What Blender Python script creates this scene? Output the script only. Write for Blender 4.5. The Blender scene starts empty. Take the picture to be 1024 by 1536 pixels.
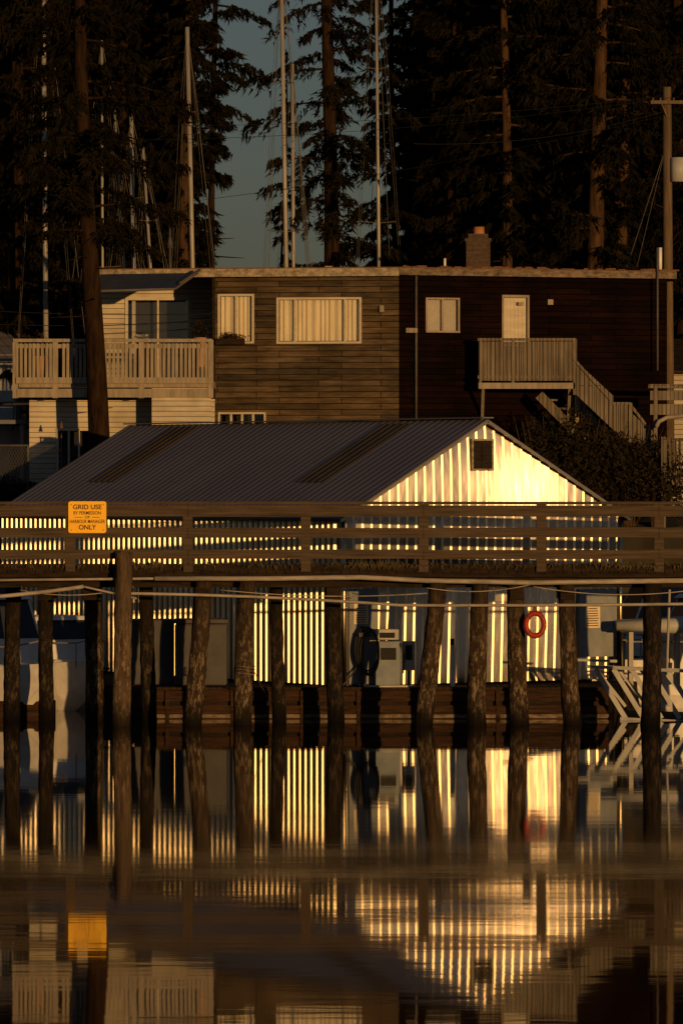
import bpy, bmesh, math, random
import numpy as np
from mathutils import Vector, Matrix
random.seed(7)
F=7920.0; EYE=5.5; HY=716.0
def PX(px,D): return (px-512.0)*D/F
def PZ(py,D): return EYE-(py-HY)*D/F
def W(px,py,D): return Vector((PX(px,D),D,PZ(py,D)))
col=bpy.context.scene.collection
# ------------------------------------------------------------ materials
def newmat(name):
    m=bpy.data.materials.new(name); m.use_nodes=True
    nt=m.node_tree; b=nt.nodes['Principled BSDF']; return m,nt,b
def N(nt,t,**kw):
    n=nt.nodes.new(t)
    for k,v in kw.items():
        if k in n.inputs.keys(): n.inputs[k].default_value=v
        else: setattr(n,k,v)
    return n
def ramp(nt,stops):
    r=nt.nodes.new('ShaderNodeValToRGB'); cr=r.color_ramp
    while len(cr.elements)<len(stops): cr.elements.new(0.5)
    for e,(p,c) in zip(cr.elements,stops):
        e.position=p; e.color=(c[0],c[1],c[2],1)
    return r
def worldvec(nt,sx,sy,sz):
    g=nt.nodes.new('ShaderNodeNewGeometry'); m=nt.nodes.new('ShaderNodeMapping')
    m.inputs['Scale'].default_value=(sx,sy,sz)
    nt.links.new(g.outputs['Position'],m.inputs['Vector']); return m.outputs[0]
def weather(name,c1,c2,rough=0.75,scale=(3,3,3),c3=None,bump=0.3,dist=0.01,metal=0.0,detail=6,spec=0.3):
    m,nt,b=newmat(name)
    n=N(nt,'ShaderNodeTexNoise'); n.inputs['Scale'].default_value=1.0; n.inputs['Detail'].default_value=detail
    n.inputs['Roughness'].default_value=0.65
    nt.links.new(worldvec(nt,*scale),n.inputs['Vector'])
    st=[(0.3,c1),(0.65,c2)]
    if c3: st=[(0.28,c1),(0.55,c2),(0.72,c3)]
    r=ramp(nt,st); nt.links.new(n.outputs['Fac'],r.inputs[0]); nt.links.new(r.outputs[0],b.inputs['Base Color'])
    b.inputs['Roughness'].default_value=rough; b.inputs['Metallic'].default_value=metal
    b.inputs['Specular IOR Level'].default_value=spec
    if bump:
        bp=N(nt,'ShaderNodeBump'); bp.inputs['Strength'].default_value=bump; bp.inputs['Distance'].default_value=dist
        nt.links.new(n.outputs['Fac'],bp.inputs['Height']); nt.links.new(bp.outputs[0],b.inputs['Normal'])
    return m
def siding(name,ca,cb,mortar,row=0.16,length=2.4,rough=0.85,stain=(0.35,1.15),vertical=False,gap=0.012,spec=0.1):
    m,nt,b=newmat(name)
    g=N(nt,'ShaderNodeNewGeometry'); s=N(nt,'ShaderNodeSeparateXYZ'); c=N(nt,'ShaderNodeCombineXYZ')
    nt.links.new(g.outputs['Position'],s.inputs[0])
    if vertical:
        nt.links.new(s.outputs[2],c.inputs[0]); nt.links.new(s.outputs[0],c.inputs[1])
    else:
        nt.links.new(s.outputs[0],c.inputs[0]); nt.links.new(s.outputs[2],c.inputs[1])
    br=N(nt,'ShaderNodeTexBrick'); br.offset=0.37; br.offset_frequency=2
    for k,v in (('Scale',1.0),('Mortar Size',gap),('Mortar Smooth',0.3),('Bias',0.0),('Brick Width',length),('Row Height',row)):
        br.inputs[k].default_value=v
    br.inputs['Color1'].default_value=(*ca,1); br.inputs['Color2'].default_value=(*cb,1); br.inputs['Mortar'].default_value=(*mortar,1)
    nt.links.new(c.outputs[0],br.inputs['Vector'])
    n=N(nt,'ShaderNodeTexNoise'); n.inputs['Scale'].default_value=1; n.inputs['Detail'].default_value=8; n.inputs['Roughness'].default_value=0.7
    nt.links.new(worldvec(nt,1.2 if not vertical else 14,1.2,9 if not vertical else 1.0),n.inputs['Vector'])
    r=ramp(nt,[(0.3,(stain[0],)*3),(0.7,(stain[1],)*3)]); nt.links.new(n.outputs['Fac'],r.inputs[0])
    mx=N(nt,'ShaderNodeMix',data_type='RGBA',blend_type='MULTIPLY'); mx.inputs[0].default_value=1
    nt.links.new(br.outputs['Color'],mx.inputs[6]); nt.links.new(r.outputs[0],mx.inputs[7])
    n2=N(nt,'ShaderNodeTexNoise'); n2.inputs['Scale'].default_value=1; n2.inputs['Detail'].default_value=4
    nt.links.new(worldvec(nt,0.7,0.7,0.5),n2.inputs['Vector'])
    r2=ramp(nt,[(0.35,(0.6,0.6,0.6)),(0.65,(1.1,1.1,1.1))]); nt.links.new(n2.outputs['Fac'],r2.inputs[0])
    mx2=N(nt,'ShaderNodeMix',data_type='RGBA',blend_type='MULTIPLY'); mx2.inputs[0].default_value=1
    nt.links.new(mx.outputs[2],mx2.inputs[6]); nt.links.new(r2.outputs[0],mx2.inputs[7])
    nt.links.new(mx2.outputs[2],b.inputs['Base Color'])
    b.inputs['Roughness'].default_value=rough; b.inputs['Specular IOR Level'].default_value=spec
    bp=N(nt,'ShaderNodeBump'); bp.inputs['Strength'].default_value=0.6; bp.inputs['Distance'].default_value=0.015; bp.invert=True
    nt.links.new(br.outputs['Fac'],bp.inputs['Height']); nt.links.new(bp.outputs[0],b.inputs['Normal'])
    return m
M={}
M['sidegrey']=siding('weathered_siding',(0.15,0.105,0.062),(0.065,0.05,0.032),(0.012,0.009,0.006),length=1.7,stain=(0.3,1.25))
M['sidered']=siding('dark_siding',(0.013,0.005,0.0035),(0.006,0.0028,0.002),(0.0015,0.001,0.001),length=1.9,spec=0.03)
M['clap']=siding('cream_clapboard',(0.56,0.50,0.40),(0.51,0.46,0.37),(0.2,0.18,0.14),row=0.14,length=9,stain=(0.75,1.05))
M['cream']=weather('cream_paint',(0.38,0.34,0.265),(0.52,0.47,0.375),0.6,(1.5,1.5,8),bump=0.1)
M['creamdirty']=weather('worn_trim',(0.08,0.065,0.048),(0.40,0.34,0.25),0.75,(6,6,9),bump=0.2)
M['trimworn']=weather('flaking_trim',(0.025,0.02,0.015),(0.21,0.16,0.11),0.8,(5,5,12),bump=0.3)
M['railwood']=siding('deck_rail_wood',(0.24,0.205,0.158),(0.19,0.167,0.13),(0.08,0.06,0.05),row=0.11,length=4,vertical=True,stain=(0.5,1.1))
M['paintwood']=weather('painted_rail',(0.17,0.145,0.112),(0.31,0.265,0.205),0.7,(9,9,1.5),bump=0.1)
M['pierwood']=weather('pier_timber',(0.034,0.026,0.019),(0.092,0.068,0.048),0.85,(1.1,6,22),bump=0.5,dist=0.01,spec=0.1)
M['pierdark']=weather('creosote_timber',(0.008,0.006,0.005),(0.032,0.022,0.015),0.9,(2,5,12),bump=0.5,dist=0.02,spec=0.1)
M['floatwood']=weather('float_timber',(0.008,0.0055,0.004),(0.055,0.029,0.018),0.85,(1.5,4,18),bump=0.5,dist=0.02,spec=0.1)
M['roof']=weather('metal_roof',(0.11,0.11,0.14),(0.14,0.14,0.168),0.6,(0.5,0.5,0.5),bump=0.03,spec=0.15)
M['skylight']=weather('skylight_panel',(0.035,0.025,0.014),(0.065,0.046,0.026),0.6,(1,1,1),bump=0.0)
M['black']=weather('dark_void',(0.006,0.005,0.005),(0.012,0.01,0.009),0.7,bump=0.0)
M['rubber']=weather('rubber_hose',(0.012,0.012,0.012),(0.025,0.024,0.023),0.5,bump=0.0)
M['white']=weather('white_paint',(0.6,0.6,0.6),(0.78,0.77,0.76),0.4,(3,3,3),bump=0.05)
M['offwhite']=weather('offwhite_panel',(0.28,0.29,0.31),(0.42,0.43,0.43),0.5,(3,3,1.2),bump=0.05)
M['steelblue']=weather('pump_enamel',(0.13,0.16,0.21),(0.2,0.235,0.28),0.4,(3,3,3),bump=0.0)
M['panelblue']=weather('faded_door_panel',(0.16,0.18,0.21),(0.25,0.27,0.29),0.5,(3,3,1.2),bump=0.05)
M['grey']=weather('grey_plastic',(0.04,0.04,0.046),(0.07,0.069,0.075),0.6,(1.5,1.5,1.5),bump=0.1)
M['navy']=weather('navy_gelcoat',(0.02,0.03,0.06),(0.03,0.045,0.08),0.25,bump=0.0)
M['red']=weather('lifering_red',(0.24,0.014,0.007),(0.32,0.024,0.010),0.5,bump=0.0)
M['yellow']=weather('sign_yellow',(0.88,0.47,0.015),(0.94,0.53,0.02),0.5,(4,4,4),bump=0.0)
M['ink']=weather('sign_ink',(0.02,0.01,0.006),(0.03,0.015,0.008),0.6,bump=0.0)
M['paper']=weather('notice_paper',(0.6,0.5,0.35),(0.75,0.65,0.48),0.7,(5,5,5),bump=0.0)
M['alu']=weather('mast_alloy',(0.22,0.21,0.20),(0.34,0.33,0.31),0.5,(4,4,1),bump=0.0,metal=0.2)
M['wire']=weather('rigging_wire',(0.05,0.046,0.042),(0.10,0.09,0.08),0.6,bump=0.0)
M['cable']=weather('cable_black',(0.004,0.004,0.004),(0.008,0.008,0.008),0.8,bump=0.0)
M['pipe']=weather('pvc_pipe',(0.16,0.145,0.125),(0.38,0.34,0.29),0.5,(2,8,8),bump=0.05)
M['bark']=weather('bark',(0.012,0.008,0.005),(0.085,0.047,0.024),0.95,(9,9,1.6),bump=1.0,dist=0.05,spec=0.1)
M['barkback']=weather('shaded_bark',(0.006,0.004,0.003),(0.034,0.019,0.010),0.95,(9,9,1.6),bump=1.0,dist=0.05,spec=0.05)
M['pole']=weather('utility_pole_wood',(0.07,0.05,0.03),(0.15,0.105,0.065),0.9,(12,12,1.0),bump=0.4)
M['brick']=weather('chimney_masonry',(0.03,0.022,0.018),(0.09,0.06,0.042),0.9,(9,9,14),bump=0.5)
M['terracotta']=weather('terracotta',(0.3,0.13,0.055),(0.38,0.17,0.07),0.8,bump=0.0)
M['curtain']=weather('curtain_cloth',(0.50,0.45,0.33),(0.62,0.56,0.42),0.9,(5,5,1),bump=0.0)
M['blind']=weather('blind_cloth',(0.30,0.275,0.235),(0.37,0.34,0.29),0.9,(2,2,2),bump=0.0)
M['panel']=weather('solar_glass',(0.02,0.025,0.04),(0.03,0.035,0.05),0.3,bump=0.0)
M['ground']=weather('ground_soil',(0.02,0.018,0.010),(0.05,0.042,0.025),0.95,(0.4,0.4,0.4),bump=0.6,dist=0.05)
M['hill']=weather('added_hill_forest',(0.006,0.008,0.005),(0.02,0.022,0.014),0.95,(0.02,0.02,0.05),bump=0.0)
M['rust']=weather('rusted_metal',(0.08,0.04,0.018),(0.16,0.08,0.04),0.8,(6,6,6),bump=0.2)
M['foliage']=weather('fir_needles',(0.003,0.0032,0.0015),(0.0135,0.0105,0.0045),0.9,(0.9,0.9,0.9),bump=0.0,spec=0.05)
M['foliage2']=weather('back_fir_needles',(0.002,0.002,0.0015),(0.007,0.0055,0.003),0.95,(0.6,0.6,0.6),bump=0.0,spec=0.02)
M['shrub']=weather('shrub_leaves',(0.006,0.006,0.0035),(0.03,0.021,0.011),0.8,(2,2,2),bump=0.0,spec=0.1)
M['weed']=weather('dry_weeds',(0.025,0.021,0.009),(0.08,0.058,0.024),0.8,(5,5,5),bump=0.0)
M['flower']=weather('flowers',(0.5,0.3,0.03),(0.5,0.08,0.05),0.8,(20,20,20),bump=0.0)
def pilingmat(name,top1,top2,barn):
    m,nt,b=newmat(name)
    n=N(nt,'ShaderNodeTexNoise'); n.inputs['Scale'].default_value=1; n.inputs['Detail'].default_value=7; n.inputs['Roughness'].default_value=0.7
    nt.links.new(worldvec(nt,16,16,2.2),n.inputs['Vector'])
    r=ramp(nt,[(0.3,top1),(0.68,top2)]); nt.links.new(n.outputs['Fac'],r.inputs[0])
    n2=N(nt,'ShaderNodeTexNoise'); n2.inputs['Scale'].default_value=1; n2.inputs['Detail'].default_value=7; n2.inputs['Roughness'].default_value=0.8
    nt.links.new(worldvec(nt,11,11,4.0),n2.inputs['Vector'])
    g=N(nt,'ShaderNodeNewGeometry'); s=N(nt,'ShaderNodeSeparateXYZ'); nt.links.new(g.outputs['Position'],s.inputs[0])
    mr=N(nt,'ShaderNodeMapRange'); mr.inputs[1].default_value=0; mr.inputs[2].default_value=3.0; nt.links.new(s.outputs[2],mr.inputs[0])
    band=ramp(nt,[(0.02,(0,0,0)),(0.10,(0.9,0.9,0.9)),(0.4,(1,1,1)),(0.75,(0.4,0.4,0.4)),(1.0,(0.05,0.05,0.05))]); nt.links.new(mr.outputs[0],band.inputs[0])
    th=ramp(nt,[(0.51,(0,0,0)),(0.57,(1,1,1))]); nt.links.new(n2.outputs['Fac'],th.inputs[0])
    mu=N(nt,'ShaderNodeMath',operation='MULTIPLY'); nt.links.new(band.outputs[0],mu.inputs[0]); nt.links.new(th.outputs[0],mu.inputs[1])
    mx=N(nt,'ShaderNodeMix',data_type='RGBA'); nt.links.new(mu.outputs[0],mx.inputs[0]); nt.links.new(r.outputs[0],mx.inputs[6]); mx.inputs[7].default_value=(*barn,1)
    wet=ramp(nt,[(0.0,(0.12,0.12,0.12)),(0.09,(0.35,0.35,0.35)),(0.2,(1,1,1))]); nt.links.new(mr.outputs[0],wet.inputs[0])
    m2=N(nt,'ShaderNodeMix',data_type='RGBA',blend_type='MULTIPLY'); m2.inputs[0].default_value=1
    nt.links.new(mx.outputs[2],m2.inputs[6]); nt.links.new(wet.outputs[0],m2.inputs[7]); nt.links.new(m2.outputs[2],b.inputs['Base Color'])
    b.inputs['Roughness'].default_value=0.85; b.inputs['Specular IOR Level'].default_value=0.15
    bp=N(nt,'ShaderNodeBump'); bp.inputs['Strength'].default_value=1.0; bp.inputs['Distance'].default_value=0.04
    nt.links.new(n.outputs['Fac'],bp.inputs['Height']); nt.links.new(bp.outputs[0],b.inputs['Normal'])
    return m
M['piling']=pilingmat('piling_wood',(0.010,0.007,0.005),(0.055,0.036,0.022),(0.20,0.155,0.105))
M['pilinglight']=pilingmat('piling_weathered',(0.03,0.02,0.014),(0.13,0.09,0.056),(0.22,0.17,0.12))
M['pilingdark']=pilingmat('piling_dark',(0.004,0.003,0.003),(0.016,0.011,0.008),(0.06,0.045,0.032))
# galvanised sheets (pans = smooth zinc, darkened; crests = rougher zinc, sun gold put into the colour)
def galv(name,r1,r2,mixf,colr,bump=0.0,dist='BECKMANN'):
    m,nt,b=newmat(name); nt.nodes.remove(b)
    n=N(nt,'ShaderNodeTexNoise'); n.inputs['Scale'].default_value=1; n.inputs['Detail'].default_value=5
    nt.links.new(worldvec(nt,2.5,2.5,0.6),n.inputs['Vector'])
    r=ramp(nt,[(0.3,tuple(c*0.72 for c in colr)),(0.7,colr)]); nt.links.new(n.outputs['Fac'],r.inputs[0])
    g1=N(nt,'ShaderNodeBsdfGlossy'); g1.distribution=dist; g1.inputs['Roughness'].default_value=r1
    g2=N(nt,'ShaderNodeBsdfGlossy'); g2.distribution=dist; g2.inputs['Roughness'].default_value=r2
    nt.links.new(r.outputs[0],g1.inputs['Color']); nt.links.new(r.outputs[0],g2.inputs['Color'])
    mx=N(nt,'ShaderNodeMixShader'); mx.inputs[0].default_value=mixf
    nt.links.new(g1.outputs[0],mx.inputs[1]); nt.links.new(g2.outputs[0],mx.inputs[2])
    out=nt.nodes['Material Output']; nt.links.new(mx.outputs[0],out.inputs[0])
    if bump:
        nb=N(nt,'ShaderNodeTexNoise'); nb.inputs['Scale'].default_value=1; nb.inputs['Detail'].default_value=2
        nt.links.new(worldvec(nt,3.0,3.0,1.0),nb.inputs['Vector'])
        bp=N(nt,'ShaderNodeBump'); bp.inputs['Strength'].default_value=1; bp.inputs['Distance'].default_value=bump
        nt.links.new(nb.outputs['Fac'],bp.inputs['Height']); nt.links.new(bp.outputs[0],g1.inputs['Normal']); nt.links.new(bp.outputs[0],g2.inputs['Normal'])
    return m
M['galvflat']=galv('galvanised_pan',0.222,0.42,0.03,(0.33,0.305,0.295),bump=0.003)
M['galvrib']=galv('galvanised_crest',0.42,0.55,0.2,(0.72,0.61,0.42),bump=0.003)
def glassmat():
    m,nt,b=newmat('window_glass'); out=nt.nodes['Material Output']
    t=N(nt,'ShaderNodeBsdfTransparent'); g=N(nt,'ShaderNodeBsdfGlossy'); g.inputs['Roughness'].default_value=0.02
    f=N(nt,'ShaderNodeFresnel'); f.inputs['IOR'].default_value=1.5
    mx=N(nt,'ShaderNodeMixShader'); nt.links.new(f.outputs[0],mx.inputs[0]); nt.links.new(t.outputs[0],mx.inputs[1]); nt.links.new(g.outputs[0],mx.inputs[2])
    nt.links.new(mx.outputs[0],out.inputs[0]); return m
M['glass']=glassmat()
def watermat():
    m,nt,b=newmat('harbour_water')
    b.inputs['Base Color'].default_value=(0.003,0.003,0.003,1); b.inputs['IOR'].default_value=1.40
    # breeze pattern: glassy near the float, a softly ruffled area further out, slight ripple beyond
    g=N(nt,'ShaderNodeNewGeometry'); s=N(nt,'ShaderNodeSeparateXYZ'); nt.links.new(g.outputs['Position'],s.inputs[0])
    nz=N(nt,'ShaderNodeTexNoise'); nz.inputs['Scale'].default_value=1; nz.inputs['Detail'].default_value=3; nt.links.new(worldvec(nt,0.14,0.20,1),nz.inputs['Vector'])
    ad=N(nt,'ShaderNodeMath',operation='MULTIPLY_ADD'); ad.inputs[1].default_value=12.0; nt.links.new(nz.outputs['Fac'],ad.inputs[0]); nt.links.new(s.outputs[1],ad.inputs[2])
    mr=N(nt,'ShaderNodeMapRange'); mr.inputs[1].default_value=56; mr.inputs[2].default_value=126; nt.links.new(ad.outputs[0],mr.inputs[0])
    def Y(y): return (y-50)/70.0
    rr=ramp(nt,[(Y(58),(0.030,)*3),(Y(68),(0.033,)*3),(Y(77),(0.047,)*3),(Y(84),(0.042,)*3),(Y(96),(0.028,)*3),(Y(112),(0.018,)*3)]); nt.links.new(mr.outputs[0],rr.inputs[0])
    rr.color_ramp.interpolation='EASE'
    nt.links.new(rr.outputs[0],b.inputs['Roughness'])
    n=N(nt,'ShaderNodeTexNoise'); n.inputs['Scale'].default_value=1; n.inputs['Detail'].default_value=3
    nt.links.new(worldvec(nt,0.5,1.3,1),n.inputs['Vector'])
    n2=N(nt,'ShaderNodeTexNoise'); n2.inputs['Scale'].default_value=1; n2.inputs['Detail'].default_value=1
    nt.links.new(worldvec(nt,0.06,0.12,1),n2.inputs['Vector'])
    b1=N(nt,'ShaderNodeBump'); b1.inputs['Distance'].default_value=0.0013; b1.inputs['Strength'].default_value=1
    b2=N(nt,'ShaderNodeBump'); b2.inputs['Distance'].default_value=0.0006; b2.inputs['Strength'].default_value=1
    nt.links.new(n.outputs['Fac'],b1.inputs['Height']); nt.links.new(n2.outputs['Fac'],b2.inputs['Height'])
    nt.links.new(b2.outputs[0],b1.inputs['Normal']); nt.links.new(b1.outputs[0],b.inputs['Normal'])
    return m
M['water']=watermat()
# ------------------------------------------------------------ geometry helpers
def empty(name):
    e=bpy.data.objects.new(name,None); col.objects.link(e); return e
def mkobj(name,verts,faces,mat,parent=None,smooth=False):
    me=bpy.data.meshes.new(name); me.from_pydata([tuple(v) for v in verts],[],faces); me.update()
    mats=mat if isinstance(mat,(list,tuple)) else [mat]
    for k in mats: me.materials.append(M[k] if isinstance(k,str) else k)
    if smooth:
        for p in me.polygons: p.use_smooth=True
    o=bpy.data.objects.new(name,me); col.objects.link(o)
    if parent: o.parent=parent
    return o
class Builder:
    """collects boxes / tubes into one mesh"""
    def __init__(s): s.v=[]; s.f=[]
    def box(s,x0,x1,y0,y1,z0,z1):
        i=len(s.v)
        s.v+=[(x0,y0,z0),(x1,y0,z0),(x1,y1,z0),(x0,y1,z0),(x0,y0,z1),(x1,y0,z1),(x1,y1,z1),(x0,y1,z1)]
        s.f+=[tuple(i+k for k in q) for q in ((0,3,2,1),(4,5,6,7),(0,1,5,4),(1,2,6,5),(2,3,7,6),(3,0,4,7))]
    def hexa(s,pts):
        i=len(s.v); s.v+=[tuple(p) for p in pts]
        s.f+=[tuple(i+k for k in q) for q in ((0,3,2,1),(4,5,6,7),(0,1,5,4),(1,2,6,5),(2,3,7,6),(3,0,4,7))]
    def beam(s,a,b,w,h,up=Vector((0,0,1))):
        a=Vector(a);b=Vector(b);d=(b-a).normalized()
        sd=d.cross(up)
        if sd.length<1e-4: sd=d.cross(Vector((0,1,0)))
        sd.normalize(); u=sd.cross(d).normalized(); sd*=w/2; u*=h/2
        s.hexa([a-sd-u,a+sd-u,b+sd-u,b-sd-u,a-sd+u,a+sd+u,b+sd+u,b-sd+u])
    def tube(s,pts,rad,n=8,cap=True):
        pts=[Vector(p) for p in pts]
        if not isinstance(rad,(list,tuple)): rad=[rad]*len(pts)
        i0=len(s.v); ref=None
        for k,p in enumerate(pts):
            d=(pts[min(k+1,len(pts)-1)]-pts[max(k-1,0)]).normalized()
            if ref is None:
                ref=d.cross(Vector((0,0,1)))
                if ref.length<1e-3: ref=d.cross(Vector((0,1,0)))
            ref=(ref-d*ref.dot(d)).normalized(); o=d.cross(ref)
            for j in range(n):
                a=2*math.pi*j/n; s.v.append(tuple(p+(ref*math.cos(a)+o*math.sin(a))*rad[k]))
        for k in range(len(pts)-1):
            for j in range(n):
                a=i0+k*n+j; b=i0+k*n+(j+1)%n; s.f.append((a,b,b+n,a+n))
        if cap:
            s.f.append(tuple(i0+j for j in range(n))[::-1]); e=i0+(len(pts)-1)*n; s.f.append(tuple(e+j for j in range(n)))
    def obj(s,name,mat,parent=None,smooth=False,bevel=0):
        o=mkobj(name,s.v,s.f,mat,parent,smooth)
        if bevel:
            m=o.modifiers.new('bevel','BEVEL'); m.width=bevel; m.segments=2; m.limit_method='ANGLE'
        return o
def sag(a,b,drop,n=14):
    a=Vector(a);b=Vector(b)
    return [a.lerp(b,t/n)-Vector((0,0,drop*4*(t/n)*(1-t/n))) for t in range(n+1)]
class Facade:
    def __init__(s,p0,p1):
        s.p0=Vector((p0[0],p0[1],0)); s.p1=Vector((p1[0],p1[1],0)); s.d=(s.p1-s.p0); s.L=s.d.length; s.d.normalize(); s.n=Vector((s.d.y,-s.d.x,0))
    def s_at(s,px):
        k=(px-512)/F
        return (k*s.p0.y-s.p0.x)/(s.d.x-k*s.d.y)
    def D(s,px): return (s.p0+s.d*s.s_at(px)).y
    def box(s,B,s0,s1,z0,z1,o0,o1):
        q=lambda a,o,z: s.p0+s.d*a+s.n*o+Vector((0,0,z))
        B.hexa([q(s0,o1,z0),q(s1,o1,z0),q(s1,o0,z0),q(s0,o0,z0),q(s0,o1,z1),q(s1,o1,z1),q(s1,o0,z1),q(s0,o0,z1)])
    def pbox(s,B,px0,px1,py0,py1,o0,o1):
        D=s.D((px0+px1)/2); s.box(B,s.s_at(px0),s.s_at(px1),PZ(py1,D),PZ(py0,D),o0,o1)
    def rect(s,px0,px1,py0,py1):
        D=s.D((px0+px1)/2); return (s.s_at(px0),s.s_at(px1),PZ(py1,D),PZ(py0,D))
    def wall(s,B,s0,s1,z0,z1,th,openings):
        xs=sorted({s0,s1,*[o[0] for o in openings],*[o[1] for o in openings]})
        for a,b in zip(xs[:-1],xs[1:]):
            c=(a+b)/2; ops=sorted([o for o in openings if o[0]<c<o[1]],key=lambda o:o[2])
            z=z0
            for o in ops:
                if o[2]>z: s.box(B,a,b,z,o[2],-th,0)
                z=o[3]
            if z1>z: s.box(B,a,b,z,z1,-th,0)
    def window(s,par,r,mull=(0.5,),frame='cream',inner='curtain',fw=0.07,name='window',parts=((0,1),)):
        a,b,z0,z1=r
        B=Builder()
        s.box(B,a-fw,b+fw,z1,z1+fw,-0.02,0.05); s.box(B,a-fw,b+fw,z0-fw,z0,-0.02,0.07)
        s.box(B,a-fw,a,z0,z1,-0.02,0.045); s.box(B,b,b+fw,z0,z1,-0.02,0.045)
        for m in mull:
            c=a+(b-a)*m; s.box(B,c-0.025,c+0.025,z0,z1,-0.05,0.02)
        B.obj(name+'_frame',frame,par)
        G=Builder(); s.box(G,a,b,z0,z1,-0.035,-0.03); G.obj(name+'_glass','glass',par)
        if inner:
            for (t0,t1) in parts:
                aa=a+(b-a)*t0; bb=a+(b-a)*t1; n=int((bb-aa)/0.015); v=[];f=[]
                for i in range(n+1):
                    t=aa+(bb-aa)*i/n; off=-0.11+0.024*math.sin(i*0.6+math.sin(i*0.15)*1.8)*(0.3 if inner=='blind' else 1)
                    for z in (z0+(0.02 if inner=='curtain' else 0),z1-0.01): v.append(s.p0+s.d*t+s.n*off+Vector((0,0,z)))
                for i in range(n): f.append((2*i,2*i+2,2*i+3,2*i+1))
                mkobj(name+'_curtain',v,f,inner,par,True)
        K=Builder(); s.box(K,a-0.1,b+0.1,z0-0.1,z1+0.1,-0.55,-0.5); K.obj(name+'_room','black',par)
# ------------------------------------------------------------ world, sun, camera
SUN_AZ=math.radians(22.0); SUN_EL=math.radians(2.6)
sunvec=Vector((math.sin(SUN_AZ)*math.cos(SUN_EL),-math.cos(SUN_AZ)*math.cos(SUN_EL),math.sin(SUN_EL)))
w=bpy.data.worlds.new("World"); bpy.context.scene.world=w; w.use_nodes=True
nt=w.node_tree; bg=nt.nodes['Background']; bg.inputs[1].default_value=0.07
sky=nt.nodes.new('ShaderNodeTexSky'); sky.sky_type='NISHITA'; sky.sun_disc=False
sky.sun_elevation=SUN_EL; sky.sun_rotation=math.atan2(sunvec.x,sunvec.y); sky.air_density=1.0; sky.dust_density=0.4; sky.ozone_density=3.4
hs=nt.nodes.new('ShaderNodeHueSaturation'); hs.inputs['Saturation'].default_value=0.55
nt.links.new(sky.outputs[0],hs.inputs['Color']); nt.links.new(hs.outputs[0],bg.inputs[0])
sl=bpy.data.lights.new('sun','SUN'); sl.energy=3.0; sl.angle=math.radians(0.5); sl.color=(1.0,0.54,0.175)
so=bpy.data.objects.new('sun',sl); col.objects.link(so); so.rotation_euler=(-sunvec).to_track_quat('-Z','Y').to_euler(); so.location=sunvec*200
cam=bpy.data.cameras.new('camera'); co=bpy.data.objects.new('camera',cam); col.objects.link(co)
co.location=(0,0,EYE); co.rotation_euler=(math.radians(90),0,0)
cam.sensor_fit='HORIZONTAL'; cam.sensor_width=24; cam.lens=F/1024*24; cam.shift_y=-(768-HY)/1024; cam.clip_start=1; cam.clip_end=9000
bpy.context.scene.camera=co
bpy.context.scene.view_settings.view_transform='Standard'; bpy.context.scene.view_settings.look='None'; bpy.context.scene.view_settings.exposure=0
# ------------------------------------------------------------ water, ground, added hills
mkobj('water',[(-3000,-3000,0),(3000,-3000,0),(3000,3000,0),(-3000,3000,0)],[(0,1,2,3)],'water')
def terrain():
    xs=np.concatenate([np.linspace(-3000,-60,14),np.linspace(-50,60,111),np.linspace(70,3000,14)])
    prof=[(137.5,-3),(139.6,0.3),(140.0,2.2),(140.3,3.6),(140.8,4.1),(142,4.3),(150,4.5),(165,4.8),(190,6.0),(240,7),(400,8),(3200,10)]
    v=[];f=[];ny=len(prof)
    rnd=random.Random(3)
    for x in xs:
        for (y,z) in prof:
            j=0.35 if 138<y<141 else (0.12 if y<200 else 0)
            yy=y+(rnd.random()-.5)*j
            v.append((x,yy,z+(rnd.random()-.5)*j*1.3))
    for i in range(len(xs)-1):
        for k in range(ny-1):
            a=i*ny+k; f.append((a,a+ny,a+ny+1,a+1))
    mkobj('ground',v,f,'ground',None,False)
terrain()
def added_hills():  # unseen ridge behind camera, added to darken the sky mirrored in the shed sheets
    v=[];f=[];n=220;rnd=random.Random(5)
    for i in range(n+1):
        az=math.radians(-80+ (210)*i/n)
        r=1500; x=math.sin(az)*r; y=-math.cos(az)*r
        h=24+8*math.sin(i*0.11)+5*math.sin(i*0.37)+rnd.random()*5
        v+=[(x*0.92,y*0.92,-1),(x,y,h),(x*1.25,y*1.25,h*0.9)]
    for i in range(n):
        a=i*3; f+=[(a,a+3,a+4,a+1),(a+1,a+4,a+5,a+2)]
    mkobj('added_hills',v,f,'hill')
added_hills()
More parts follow.
